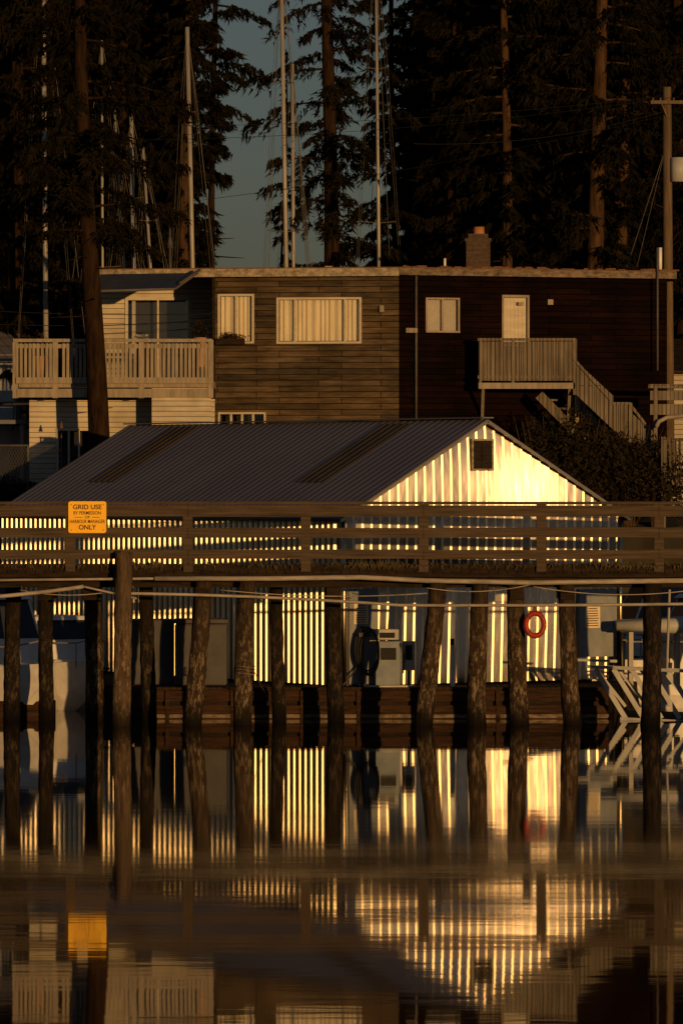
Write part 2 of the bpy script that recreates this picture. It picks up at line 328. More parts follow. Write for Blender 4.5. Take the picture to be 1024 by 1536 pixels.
# ------------------------------------------------------------ corrugated shed
TH=math.radians(32); g=Vector((math.cos(TH),math.sin(TH),0)); l=Vector((-math.sin(TH),math.cos(TH),0))
C0=Vector((0,121,0)); SW=7.75; SL=16.46; ZB=0.72; ZE=4.60; ZR=6.805
shed=empty('boat_shed')
def ribs(width,pitch=0.25,tilt=18.0,ctilt=22.0,c=0.050,ret=70.0,r=0.006):
    # asymmetric sheet profile, angles shaped to catch sun stripes: flat pan, crest facet, small fold, steep return
    T=lambda a: math.radians(a)
    p=(pitch-c*math.cos(T(ctilt))-r-c*math.sin(T(ctilt))/math.tan(T(ret)))/(1+math.tan(T(tilt))/math.tan(T(ret)))
    strips=[]; u=0.0; h1=p*math.tan(T(tilt))
    while u+pitch<=width+1e-6:
        strips.append((0,[(u,0),(u+p,h1)]))
        cx=u+p+c*math.cos(T(ctilt)); cz=h1+c*math.sin(T(ctilt))
        strips.append((1,[(u+p,h1),(cx,cz)]))
        ox=cx+r*math.sin(T(ctilt)); oz=cz-r*math.cos(T(ctilt))
        bead=[(ox+r*math.sin(T(a)),oz+r*math.cos(T(a))) for a in np.linspace(-ctilt,ret,6)]
        strips.append((1,bead)); strips.append((1,[bead[-1],(u+pitch,0)])); u+=pitch
    if width-u>0.01: strips.append((0,[(u,0),(width,0)]))
    return strips
def corrugated(name,org,u,n,width,ztop,zbot,mats,parent,rows=10,bow=None,pitch=0.25):
    v=[];f=[];fm=[]; R=rows+1
    for (k,pl) in ribs(width,pitch):
        base=len(v)
        for (a,h) in pl:
            zt=ztop(min(a,width))
            for r in range(R):
                z=zbot+(zt-zbot)*r/rows
                v.append(org+u*a+n*(h+(bow(a,z) if bow else 0))+Vector((0,0,z)))
        for i in range(len(pl)-1):
            for r in range(rows):
                a=base+i*R+r; f.append((a,a+R,a+R+1,a+1)); fm.append(k)
    o=mkobj(name,v,f,mats,parent,True)
    for p,k in zip(o.data.polygons,fm): p.material_index=k
    return o
ng=-l; ns=-g
UH=SW*0.67; KB=0.028; ZC=4.82; ZL=4.1
def bowg(a,z):
    # wall curve shaped to place the sun hotspot: leaning back above, slightly in below, easing away either side
    b=-KB*(z-ZC)**2 if z>ZL else -KB*(ZL-ZC)**2-2*KB*(ZC-ZL)*(ZL-z)
    t=a-UH; return b-0.042*(t-1.5*0.8862*math.erf(t/1.5))
corrugated('gable_wall',C0,g,ng,SW,lambda a: ZE+(ZR-ZE)*(1-abs(2*a/SW-1)),ZB,['galvflat','galvrib'],shed,22,bowg)
corrugated('side_wall',C0+l*SL,-l,ns,SL,lambda a:ZE,ZB,['galvflat','galvrib'],shed,3)
B=Builder(); 
for (a,b) in ((C0+g*SW,C0+g*SW+l*SL),(C0+l*SL,C0+l*SL+g*SW)):
    B.beam(a+Vector((0,0,(ZB+ZE)/2)),b+Vector((0,0,(ZB+ZE)/2)),0.05,ZE-ZB)
B.obj('rear_walls','grey',shed)
for p in (C0+ng*0.05,C0+g*SW):
    BB=Builder(); BB.tube([p+Vector((0,0,ZB))+ng*0.05,p+Vector((0,0,ZE-0.05))+ng*0.05],0.06,12); BB.obj('corner_flashing','galvrib',shed,True)
mkobj('far_gable',[C0+l*SL+Vector((0,0,ZE)),C0+l*SL+g*SW+Vector((0,0,ZE)),C0+l*SL+g*SW/2+Vector((0,0,ZR))],[(0,1,2)],'grey',shed)
def roofslope(name,side):
    half=SW/2; slope=math.hypot(half,ZR-ZE); ang=math.atan2(ZR-ZE,half)
    dd=(-g if side<0 else g)*math.cos(ang)+Vector((0,0,-math.sin(ang)))
    nn=(-g if side<0 else g)*math.sin(ang)+Vector((0,0,math.cos(ang)))
    org=C0+g*half+Vector((0,0,ZR+0.05))-l*0.22
    L=SL+0.40; Ls=slope+0.22
    v=[];f=[];u=0.0; prof=[(0,0)]
    while u<L-0.3:
        prof+=[(u+0.2,0),(u+0.222,0.010),(u+0.238,0.010),(u+0.26,0)]; u+=0.3
    prof.append((L,0))
    for (a,h) in prof:
        v.append(org+l*a+nn*h); v.append(org+l*a+nn*h+dd*Ls)
    for i in range(len(prof)-1): f.append((2*i,2*i+1,2*i+3,2*i+2))
    k=len(v); v+=[org-nn*0.03,org+dd*Ls-nn*0.03,org+l*L+dd*Ls-nn*0.03,org+l*L-nn*0.03]; f.append((k,k+1,k+2,k+3))
    f.append((k,0,1,k+1)); 
    mkobj(name,v,f,'roof',shed)
    if side<0:
        S=Builder(); q=lambda a,b_,h: org+l*a+dd*b_+nn*h
        for t0 in (3.0,13.0):
            for j in range(4):
                a0=t0+0.18+j*0.30
                S.hexa([q(a0-0.13,0.18,0.003),q(a0+0.075,0.18,0.003),q(a0+0.075,Ls*0.64,0.003),q(a0-0.13,Ls*0.64,0.003),q(a0-0.13,0.18,0.016),q(a0+0.075,0.18,0.016),q(a0+0.075,Ls*0.64,0.016),q(a0-0.13,Ls*0.64,0.016)])
                S.hexa([q(a0+0.08,0.18,0.01),q(a0+0.16,0.18,0.01),q(a0+0.16,Ls*0.64,0.01),q(a0+0.08,Ls*0.64,0.01),q(a0+0.08,0.18,0.028),q(a0+0.16,0.18,0.028),q(a0+0.16,Ls*0.64,0.028),q(a0+0.08,Ls*0.64,0.028)])
        S.obj('skylight_strips','skylight',shed)
    T=Builder(); T.beam(org-nn*0.05,org+dd*Ls-nn*0.05,0.05,0.07,nn); T.obj('barge_trim','galvrib',shed)
    E=Builder(); E.beam(org+dd*(Ls-0.02)-nn*0.03,org+dd*(Ls-0.02)-nn*0.03+l*L,0.04,0.08,nn); E.obj('eave_trim','grey',shed)
roofslope('roof_slope_left',-1); roofslope('roof_slope_right',1)
R_=Builder(); R_.beam(C0+g*SW/2-l*0.24+Vector((0,0,ZR+0.085)),C0+g*SW/2+l*(SL+0.2)+Vector((0,0,ZR+0.085)),0.3,0.03); R_.obj('ridge_cap','roof',shed)
gf=Facade((C0.x,C0.y),((C0+g*SW).x,(C0+g*SW).y))
V=Builder(); r=gf.rect(705,733,661,703); gf.box(V,r[0],r[1],r[2],r[3],-0.1,0.10); V.obj('vent_backing','black',shed)
V=Builder(); nl=7
for i in range(nl):
    z=r[2]+(r[3]-r[2])*(i+0.5)/nl; gf.box(V,r[0],r[1],z-0.02,z+0.012,0.10,0.125)
gf.box(V,(r[0]+r[1])/2-0.02,(r[0]+r[1])/2+0.02,r[2],r[3],0.10,0.13)
V.obj('vent_louvres','pierdark',shed)
V=Builder(); e=0.045
gf.box(V,r[0]-e,r[1]+e,r[3],r[3]+e,-0.1,0.14);gf.box(V,r[0]-e,r[1]+e,r[2]-e,r[2],-0.1,0.14);gf.box(V,r[0]-e,r[0],r[2],r[3],-0.1,0.14);gf.box(V,r[1],r[1]+e,r[2],r[3],-0.1,0.14)
V.obj('vent_frame','creamdirty',shed)
V=Builder(); gf.box(V,*gf.rect(866,922,884,985),-0.25,0.08); V.obj('white_door','panelblue',shed)
V=Builder(); gf.box(V,*gf.rect(517,560,884,1026),-0.15,0.20); V.obj('white_cabinet_panel','panelblue',shed)
# ------------------------------------------------------------ float (dock)
fl=empty('floating_dock')
YF=120.3; xL=PX(235,YF); xR=PX(912,YF)
pf=[(xL,YF),(xR,YF),(xR+0.3,YF+3.2),(C0+g*(SW+0.6)).xy[:],(C0+g*(SW+0.6)+l*(SL+1)).xy[:],(C0-g*1.6+l*(SL+1)).xy[:]]
pf=[(p[0],p[1]) for p in pf]
v=[(x,y,0.66) for x,y in pf]+[(x,y,-0.4) for x,y in pf]; n=len(pf)
f=[tuple(range(n))]+[(i,i+n,(i+1)%n+n,(i+1)%n) for i in range(n)]
mkobj('deck_core',v,f,'pierdark',fl)
B=Builder(); x=xL
while x<xR:
    wdt=0.14; B.box(x,min(x+wdt,xR),YF-0.05,YF+1.3,0.662,0.71+random.random()*0.006); x+=wdt+0.012
B.obj('deck_planks','floatwood',fl)
B=Builder(); B.box(xL,xR,YF-0.09,YF-0.005,0.40,0.63); B.box(xL,xR,YF-0.13,YF-0.095,0.10,0.30); B.box(xL-0.02,xR+0.02,YF-0.12,YF-0.01,-0.1,0.07)
x=xL+0.2
while x<xR: B.box(x,x+0.09,YF-0.16,YF-0.131,-0.1,0.64); x+=1.25+random.random()*0.5
B.obj('fender_boards','floatwood',fl)
B=Builder(); B.box(xL,xR,YF-0.14,YF-0.125,0.02,0.10); B.obj('foam_line','trimworn',fl)
B=Builder(); B.box(PX(545,121),PX(622,121),YF+0.05,YF+0.35,0.712,0.75); B.obj('kerb_white','offwhite',fl)
# dock furniture ------------------------------------------------------
DP=120.75
pump=empty('fuel_pump')
B=Builder(); B.box(PX(563,DP),PX(600,DP),DP,DP+0.35,0.712,PZ(962,DP)); B.obj('body','steelblue',pump,bevel=0.02)
B=Builder(); B.box(PX(562,DP),PX(598,DP),DP-0.02,DP+0.3,PZ(960,DP),PZ(944,DP)); B.obj('head','offwhite',pump,bevel=0.02)
B=Builder(); B.box(PX(569,DP),PX(592,DP),DP-0.03,DP-0.021,PZ(957,DP),PZ(949,DP)); B.box(PX(571,DP),PX(594,DP),DP-0.02,DP-0.005,PZ(990,DP),PZ(972,DP)); B.obj('display','black',pump)
B=Builder(); B.tube([W(601,965,DP-0.05),W(606,985,DP-0.08),W(604,1010,DP-0.06)],0.02,8); B.obj('nozzle','rubber',pump)
hose=empty('fuel_hose_reel'); B=Builder()
for k in range(3):
    c=W(550+k*2,974,DP-0.1-k*0.05); pts=[]
    for j in range(29):
        a=2*math.pi*j/28; pts.append(c+Vector((0.27*math.cos(a)*(1-0.1*k),0.02*math.sin(3*a),0.50*math.sin(a)-0.05*k)))
    B.tube(pts,0.022,8)
B.tube([W(536,1000,DP),W(525,1015,DP-0.1),W(515,1028,DP-0.15)],0.022,8)
B.obj('hose_coil','rubber',hose)
B=Builder(); B.box(PX(540,DP),PX(546,DP),DP+0.05,DP+0.12,0.712,PZ(940,DP)); B.box(PX(538,DP),PX(556,DP),DP-0.2,DP+0.05,PZ(955,DP),PZ(949,DP)); B.obj('stand','grey',hose)
ice=empty('electrical_box'); B=Builder(); B.box(PX(603,DP),PX(622,DP),DP+.05,DP+.28,PZ(1006,DP),PZ(962,DP)); B.obj('case','offwhite',ice,bevel=0.015)
B=Builder(); B.box(PX(608,DP),PX(618,DP),DP+.03,DP+.049,PZ(990,DP),PZ(968,DP)); B.obj('window','black',ice)
B=Builder(); B.box(PX(611,DP),PX(615,DP),DP+.1,DP+.18,0.712,PZ(1006,DP)); B.obj('leg','grey',ice)
bol=empty('hose_bollard'); B=Builder(); B.box(PX(675,DP),PX(682,DP),DP-.2,DP-.1,0.712,PZ(968,DP)); B.obj('post','white',bol,bevel=0.01)
B=Builder(); B.tube([W(678,968,DP-.15),W(678,958,DP-.15)],0.05,8); B.obj('cap','rubber',bol)
bin_=empty('storage_bin'); B=Builder(); d=121.3; B.box(PX(262,d),PX(340,d),d,d+1.0,0.712,PZ(936,d)); B.box(PX(196,d+.5),PX(260,d+.5),d+0.35,d+1.3,0.712,PZ(930,d)); B.obj('bin_body','grey',bin_,bevel=0.04)
B=Builder(); B.box(PX(260,d),PX(342,d),d-0.03,d+1.03,PZ(935.5,d),PZ(929,d)); B.obj('bin_lid','grey',bin_,bevel=0.02)
def notice(name,fac,px0,px1,py0,py1,off):
    e=empty(name); a,b,z0,z1=fac.rect(px0,px1,py0,py1)
    B=Builder(); fac.box(B,a,b,z0,z1,off,off+0.012); B.obj('sheet','paper',e)
    B=Builder(); n=8
    for i in range(n):
        z=z1-(z1-z0)*(i+1)/(n+1); ww=(b-a)*(0.42 if i else 0.3)*(0.8+0.2*random.random()); c=(a+b)/2
        fac.box(B,c-ww,c+ww,z-0.012,z+0.008,off+0.013,off+0.016)
    B.obj('printed_lines','ink',e)
notice('dock_notice',gf,523,544,905,936,0.21); notice('dock_notice',gf,874,896,909,942,0.09)
lb=empty('lifebuoy'); cl=W(802,937,116.9); B=Builder(); n=40
ringp=[cl+Vector((0.20*math.cos(2*math.pi*i/n),0,0.25*math.sin(2*math.pi*i/n))) for i in range(n+1)]
B.tube(ringp,0.06,12,False); B.obj('ring','red',lb,True)
B=Builder()
for k in range(4):
    i=5+k*10; B.tube([ringp[i].lerp(ringp[i-1],0.4),ringp[i].lerp(ringp[i+1],0.4)],0.064,12)
B.obj('straps','rust',lb,True)
B=Builder(); B.box(PX(799,117),PX(805,117),116.9,117.05,PZ(922,117),PZ(905,117)); B.obj('hook','rust',lb)
# ------------------------------------------------------------ pier
pier=empty('timber_pier'); YP=117.0
xa,xb=-16,16
B=Builder(); B.box(xa,xb,YP+0.02,YP+0.30,PZ(866,YP),PZ(846,YP)); B.box(xa,xb,YP+0.5,YP+0.8,3.05,3.3); B.box(xa,xb,YP+1.9,YP+2.2,3.05,3.36); B.obj('stringers','pierdark',pier)
B=Builder(); x=xa
while x<xb:
    B.box(x,x+0.19,YP-0.02-random.random()*0.05,YP+2.3,3.365+random.random()*0.01,3.43+random.random()*0.012); x+=0.205
B.obj('deck_boards','pierdark',pier)
def railing(name,Y,front):
    B=Builder(); xs=[]; rr=random.Random(4)
    for i in range(-4,7):
        px=282+176.4*i; x=PX(px,YP); xs.append(x); t=rr.uniform(-0.012,0.012)
        z0_,z1_=(PZ(858,YP) if front else 3.44),PZ(756,YP)
        B.hexa([(x-0.11,Y,z0_),(x+0.11,Y,z0_),(x+0.11,Y+0.14,z0_),(x-0.11,Y+0.14,z0_),(x-0.11+t,Y,z1_),(x+0.11+t,Y,z1_),(x+0.11+t,Y+0.14,z1_),(x-0.11+t,Y+0.14,z1_)])
    B.obj(name+'_posts','pierwood',pier,bevel=0.01)
    B=Builder(); o=-0.045 if front else 0.143
    for (yt,yb,ya,yc) in ((752.5,757,-0.06,0.2),(757.3,774,o,o+0.042),(791,806,o,o+0.042),(824,838,o,o+0.042)):
        for k in range(0,len(xs)-1,2):
            a_,b_=xs[k]+0.004,xs[min(k+2,len(xs)-1)]-0.004
            j0,j1,jy=rr.uniform(-.012,.012),rr.uniform(-.012,.012),rr.uniform(-.004,0)
            if yt<757: j0=abs(j0)*.4; j1=abs(j1)*.4
            elif yt<760: j0=-abs(j0)-.003; j1=-abs(j1)-.003
            zb_,zt_=PZ(yb,YP)+(0.003 if yt<757 else 0),PZ(yt,YP)
            B.hexa([(a_,Y+ya+jy,zb_+j0),(b_,Y+ya+jy,zb_+j1),(b_,Y+yc+jy,zb_+j1),(a_,Y+yc+jy,zb_+j0),(a_,Y+ya+jy,zt_+j0),(b_,Y+ya+jy,zt_+j1),(b_,Y+yc+jy,zt_+j1),(a_,Y+yc+jy,zt_+j0)])
    B.obj(name+'_rails','pierwood',pier)
railing('front_rail',YP-0.08,True)
rnd=random.Random(11); v=[];f=[]
for k in range(2500):
    x=rnd.uniform(-9,9); 
    if rnd.random()>0.15+0.85*max(0,math.sin(x*1.7)*math.sin(x*0.6+1)): continue
    y=YP-0.1+rnd.random()*0.1; z=PZ(848,YP); h=rnd.uniform(0.03,0.16); dx=rnd.uniform(-.08,.08); i=len(v)
    v+=[(x,y,z),(x+0.035,y,z),(x+dx,y-0.06*rnd.random(),z+h*rnd.choice((1,-0.9)))]; f.append((i,i+1,i+2))
mkobj('weeds_on_pier',v,f,'weed')
pp=empty('water_pipe'); B=Builder()
B.tube([W(-60,871,116.75),W(120,869,116.75),W(232,868,116.75)],0.03,8)
B.tube([W(232,868,116.7),W(400,868,116.7),W(540,866,116.7),W(640,871,116.7),W(800,874,116.7),W(1100,870,116.7)],0.055,10)
B.obj('pipe_upper','pipe',pp,True)
B=Builder()
B.tube(sag(W(-60,899,116.6),W(125,880,116.6),0.03)[:],0.045,8)
B.tube(sag(W(125,880,116.6),W(205,898,116.6),0.0),0.025,8)
B.tube(sag(W(170,890,116.6),W(600,908,116.6),-0.05)+sag(W(600,908,116.6),W(1100,905,116.6),0.02)[1:],0.034,8)
B.tube(sag(W(30,885,116.8),W(200,880,116.8),0.15),0.012,6); B.tube(sag(W(640,882,116.8),W(800,876,116.8),0.12),0.012,6)
B.tube(sag(W(330,885,116.8),W(640,890,116.8),0.1),0.012,6); B.tube(sag(W(800,880,116.8),W(1040,885,116.8),0.14),0.012,6)
B.obj('pipe_lower','pipe',pp,True)
piles=[(22,900,15,24,119.4,1),(70,905,68,22,119.4,1),(137,880,143,26,118.9,0),(184,828,184,27,116.6,2),(220,885,222,22,119.6,1),(305,890,289,27,117.3,0),
(370,895,364,27,117.2,0),(415,900,418,20,119.2,1),(500,885,502,24,118.8,1),(657,896,634,27,117.2,0),(720,897,715,27,117.2,0),(773,906,778,27,117.3,0),(848,905,859,26,117.3,0),(978,878,975,28,117.0,1),
(1090,880,1094,28,117.2,0),(1180,880,1184,28,119,0),(-60,880,-64,26,117.2,0),(-130,880,-128,26,118.5,0)]
for (xt,yt,xb_,wd,D,dk) in piles:
    rr=wd/2*D/F; a=W(xb_,HY+EYE*F/D,D); b=W(xt,yt if yt<850 else 872,D); d=(b-a); a=a-d*0.25
    rnd=random.Random(xt+500); nr=22; ns_=16; v=[];f=[]
    ph=rnd.random()*9
    for k in range(nr+1):
        t=k/nr; p=a.lerp(b,t)+Vector((0.02*math.sin(t*5+ph),0,0))
        for j in range(ns_):
            an=2*math.pi*j/ns_
            r_=rr*(1.08-0.14*t)*(1+0.05*math.sin(an*3+ph+t*3)+0.05*math.sin(an*5+t*9+ph)+rnd.uniform(-0.06,0.06))
            zt=0 if k<nr else rnd.uniform(-0.04,0.04)
            v.append(p+Vector((math.cos(an)*r_,math.sin(an)*r_,zt)))
    for k in range(nr):
        for j in range(ns_): f.append((k*ns_+j,k*ns_+(j+1)%ns_,(k+1)*ns_+(j+1)%ns_,(k+1)*ns_+j))
    f.append(tuple(nr*ns_+j for j in range(ns_)))
    mkobj('piling',v,f,('piling','pilingdark','pilinglight')[dk],None,True)
B=Builder()
for px in (70,137,305,370,500,657,720,773,848,978):
    B.box(PX(px,118)-0.15,PX(px,118)+0.15,YP+0.06,YP+2.4,2.78,3.05)
B.obj('cap_beams','pierdark',pier)
rp=empty('mooring_rope'); Q=Builder()
for k in range(3):
    c=W(367,1000+k*5,117.2); Q.tube([c+Vector((0.22*math.cos(a),0.22*math.sin(a),0.02*math.sin(a*2))) for a in [i*math.pi/8 for i in range(17)]],0.014,6)
Q.tube([W(380,1005,117.0),W(392,1030,118),W(400,1045,120)],0.010,6)
Q.obj('rope_turns','trimworn',rp,True)
# yellow sign ---------------------------------------------------------
sg=empty('harbour_sign'); D=116.86
def rrect(x0,x1,z0,z1,r,y0,y1):
    pts=[]
    for (cx,cz,a0) in ((x1-r,z1-r,0),(x0+r,z1-r,90),(x0+r,z0+r,180),(x1-r,z0+r,270)):
        for k in range(6):
            a=math.radians(a0+k*18); pts.append((cx+r*math.cos(a),cz+r*math.sin(a)))
    n=len(pts); v=[(x,y0,z) for x,z in pts]+[(x,y1,z) for x,z in pts]
    f=[tuple(range(n))]+[tuple(range(n,2*n))[::-1]]+[(i,(i+1)%n,(i+1)%n+n,i+n) for i in range(n)]
    return v,f
x0,x1,z0,z1=PX(102.5,D),PX(159.5,D),PZ(799.5,D),PZ(752,D)
v,f=rrect(x0,x1,z0,z1,0.05,D-0.03,D-0.012); mkobj('plate',v,f,'yellow',sg)
def text(s,px,py,hpx,wpx,parent,D,mat='ink',bold=0.0):
    c=bpy.data.curves.new('lettering','FONT'); c.body=s; c.align_x='CENTER'; c.align_y='CENTER'; c.size=1; c.extrude=0.002; c.offset=bold
    o=bpy.data.objects.new('lettering',c); col.objects.link(o); bpy.context.view_layer.update()
    dx,dy=o.dimensions.x,o.dimensions.y
    o.rotation_euler=(math.radians(90),0,0); k=D/F
    o.scale=(wpx*k/dx,hpx*k/dy,1); o.location=(PX(px,D),D-0.033,PZ(py,D)); c.materials.append(M[mat]); o.parent=parent; return o
text('GRID USE',131,760.8,7.4,43,sg,D,bold=0.02); text('BY PERMISSION',131,769.6,5.2,41,sg,D,bold=0.01); text('OF',131,775.9,4.0,8,sg,D,bold=0.01)
text('HARBOUR MANAGER',131,782.4,5.4,53,sg,D,bold=0.01); text('ONLY',131,791.2,7.4,26,sg,D,bold=0.02)
B=Builder(); B.box(PX(112,D),PX(124,D),D-0.034,D-0.031,PZ(776.3,D),PZ(775.5,D)); B.box(PX(138,D),PX(150,D),D-0.034,D-0.031,PZ(776.3,D),PZ(775.5,D)); B.obj('dashes','ink',sg)
B=Builder()
for (a,b_) in ((107,757),(155,757),(107,795),(155,795)): B.tube([W(a,b_,D-0.04),W(a,b_,D-0.02)],0.012,8)
B.obj('screws','rust',sg)
# ------------------------------------------------------------ house
house=empty('timber_house'); GZ=4.0
cor=(PX(598,144),144.0); Lf=Facade((PX(322,144.8),144.8),cor); Rf=Facade(cor,(PX(1000,146.8),146.8))
zl=PZ(412,144); 
oL=[Lf.rect(330,378,444,512),Lf.rect(418,539,449,512),Lf.rect(330,396,621,638)]
B=Builder(); Lf.wall(B,0,Lf.L,GZ,zl,0.25,oL); B.obj('wall_grey','sidegrey',house)
oR=[Rf.rect(640,686,449,496),Rf.rect(755,790,446,572)]
B=Builder(); Rf.wall(B,0,Rf.L,GZ,zl,0.25,oR); B.obj('wall_dark','sidered',house)
Lf.window(house,oL[0],(0.5,),'cream','curtain',0.06,'kitchen_window'); Lf.window(house,oL[1],(0.2,0.82),'cream','curtain',0.06,'living_window')
Lf.window(house,oL[2],(0.25,0.5,0.75),'cream',None,0.05,'basement_window')
Rf.window(house,oR[0],(0.5,),'paintwood','blind',0.05,'bedroom_window')
B=Builder(); a,b,z0,z1=oR[1]; Rf.box(B,a+0.01,b-0.01,z0,z1-0.01,-0.12,-0.05)
for k in range(1,6):
    s_=a+(b-a)*k/6; Rf.box(B,s_-0.008,s_+0.008,z0+.05,z1-0.05,-0.05,-0.04)
B.obj('door','cream',house)
B=Builder(); Rf.box(B,a-0.06,b+0.06,z1,z1+0.07,-0.02,0.04); Rf.box(B,a-0.06,a,z0,z1,-0.02,0.035); Rf.box(B,b,b+0.06,z0,z1,-0.02,0.035); B.obj('door_frame','paintwood',house)
pL=Lf.p0-Lf.d*3.35+Lf.n*0.32; pC=Vector((cor[0],cor[1]-0.33,0)); pR=Rf.p1+Rf.d*0.15+Rf.n*0.3
pB=[Vector((PX(1000,158),158,0)),Vector((PX(150,158),158,0))]
poly=[pL,pC,pR]+pB
zt=PZ(402.5,144)
v=[(p.x,p.y,zt-0.02) for p in poly]+[(p.x,p.y,zt-0.16) for p in poly]; n=5
mkobj('roof_deck',v,[tuple(range(n)),tuple(range(n,2*n))[::-1]]+[(i,i+n,(i+1)%n+n,(i+1)%n) for i in range(n)],'pierdark',house)
B=Builder(); up=Vector((0,0,1))
B.beam(pL+up*(zt-0.10),pC+up*(zt-0.10),0.05,0.22); B.obj('fascia_cream','creamdirty',house)
B=Builder(); B.beam(pC+up*(zt-0.09),pR+up*(zt-0.09),0.05,0.19); B.obj('fascia_worn','trimworn',house)
B=Builder(); B.beam(pL+up*(zt+0.025)-Lf.n*0.05,pC+up*(zt+0.025)-Lf.n*0.05,0.12,0.025); B.beam(pC+up*(zt+0.02)-Rf.n*0.05,pR+up*(zt+0.02)-Rf.n*0.05,0.12,0.03)
rnd=random.Random(2)
for k in range(60):
    p=pC.lerp(pR,rnd.random()); s_=rnd.uniform(0.03,0.12); h=rnd.uniform(0.02,0.06)
    B.box(p.x-s_,p.x+s_,p.y-0.02,p.y+0.12,zt+0.03,zt+0.03+h)
B.obj('roof_edge_cap','rust',house)
B=Builder(); B.box(PX(1000,146.8)-0.2,PX(1000,146.8)-0.02,147.1,158,GZ,zl); B.box(PX(598,144)-4,PX(598,144)+6,157.6,157.9,GZ,zl); B.obj('rear_walls','sidered',house)
def vpipe(fac,px,py0,py1,r,off=0.12):
    s_=fac.s_at(px); D=fac.D(px); p=fac.p0+fac.d*s_+fac.n*off; B.tube([p+up*PZ(py1,D),p+up*PZ(py0,D)],r,8)
B=Builder()
vpipe(Rf,622,402,630,0.035,0.1); vpipe(Rf,977,372,556,0.03,0.4); 
B.obj('conduits','wire',house,True)
B=Builder(); vpipe(Lf,321,403,640,0.055,0.1); B.obj('downpipe','pierdark',house,True)
B=Builder(); vpipe(Rf,980,372,405,0.05,0.45); vpipe(Rf,677,386,402,0.035,-0.5); B.obj('vent_pipes','white',house,True)
B=Builder()
Rf.pbox(B,605,622,492,499,0.06,0.2); Rf.pbox(B,819,827,449,457,0,0.12); Lf.pbox(B,570,576,458,468,0,0.1); Rf.pbox(B,775,783,453,458,0,.1)
Lf.pbox(B,489,499,399,402,0,0.2); B.obj('wall_lamps','paintwood',house)
B=Builder(); D=150; B.box(PX(699,D),PX(735,D),D,D+0.7,zt-0.2,PZ(362,D)); B.box(PX(697,D),PX(737,D),D-0.03,D+0.73,PZ(362,D),PZ(357,D)); B.box(PX(702,D),PX(732,D),D+.05,D+0.65,PZ(357,D),PZ(350,D)); B.obj('chimney','brick',house)
B=Builder(); B.tube([W(718,357,D+.35),W(718,340,D+.35)],[0.17,0.15],14); B.obj('chimney_pot','terracotta',house,True)
fb=empty('window_flower_box'); B=Builder(); Lf.pbox(B,326,368,508,517,0.08,0.32); B.obj('trough','pierdark',fb)
def leaves(name,cx,cy,cz,rx,ry,rz,n,size,mat,parent=None,seed=1,shell=0.3):
    rg=np.random.default_rng(seed)
    d=rg.normal(size=(n,3)); d/=np.linalg.norm(d,axis=1)[:,None]; r=(shell+(1-shell)*rg.random(n))[:,None]
    lump=1+0.25*np.sin(d[:,:1]*5+seed)+0.2*np.sin(d[:,2:3]*7+d[:,1:2]*4)
    c=d*r*lump*np.array([rx,ry,rz])+np.array([cx,cy,cz])
    a=rg.normal(size=(n,3)); a/=np.linalg.norm(a,axis=1)[:,None]; b=np.cross(a,rg.normal(size=(n,3))); b/=np.linalg.norm(b,axis=1)[:,None]
    s=size*(0.5+rg.random((n,1)))
    V=np.stack([c-a*s,c+b*s*0.4,c+a*s,c-b*s*0.4],1).reshape(-1,3)
    me=bpy.data.meshes.new(name); me.vertices.add(4*n); me.vertices.foreach_set('co',V.ravel())
    me.loops.add(4*n); me.loops.foreach_set('vertex_index',np.arange(4*n)); me.polygons.add(n); me.polygons.foreach_set('loop_start',np.arange(n)*4); me.polygons.foreach_set('loop_total',np.full(n,4)); me.update()
    me.materials.append(M[mat]); o=bpy.data.objects.new(name,me); col.objects.link(o)
    if parent: o.parent=parent
    return o
p=W(347,506,144.5); leaves('plants',p.x,p.y,p.z,0.36,0.12,0.12,500,0.035,'shrub',fb,3); leaves('blooms',p.x,p.y-0.05,p.z,0.36,0.12,0.12,60,0.02,'flower',fb,4)
UL=Facade((PX(150,147.5),147.5),(PX(322,147.5),147.5))
o1=UL.rect(192,282,450,520); o1=(o1[0],o1[1],PZ(573,147),o1[3])
B=Builder(); UL.wall(B,0,UL.L,PZ(575,147),zt-0.17,0.2,[o1]); B.obj('deck_wall','clap',house)
UL.window(house,o1,(0.5,),'cream',None,0.08,'sliding_door')
B=Builder(); a,b,z0,z1=o1; UL.box(B,a+.1,a+.55,z0,z0+1.35,-0.3,-0.28); UL.box(B,a+.1,a+.2,z0,z1,-0.26,-0.24); B.obj('interior_blind','blind',house)
B=Builder(); B.box(PX(318,146),PX(322,146),144.85,147.4,GZ,zt-0.17); B.obj('wall_return','sidegrey',house)
B=Builder(); a=W(150,411,143.6);b_=W(296,409,143.9); c=W(262,433,142.9); d_=W(150,436,142.9); th=Vector((0,0,-0.04))
B.hexa([d_+th,c+th,b_+th,a+th,d_,c,b_,a]); B.obj('awning_panel','panel',house)
B=Builder(); B.beam(d_,c,0.05,0.05); B.beam(c,b_,0.05,0.05); B.beam(W(270,424,143.0),W(300,404,144.0),0.06,0.06); B.obj('awning_frame','wire',house)
deck=empty('balcony_deck'); DD=142.2
B=Builder(); B.box(PX(28,DD),PX(320,DD),DD,147.3,PZ(581,DD),PZ(571,DD)); B.obj('deck_slab','paintwood',deck)
B=Builder(); B.box(PX(26,DD),PX(320,DD),DD-0.06,DD-0.002,PZ(596,DD),PZ(583,DD)); B.box(PX(24,DD),PX(320,DD),DD-0.09,DD-0.062,PZ(575,DD),PZ(566,DD)); B.obj('deck_fascia','paintwood',deck)
B=Builder(); rnd=random.Random(31)
x=24
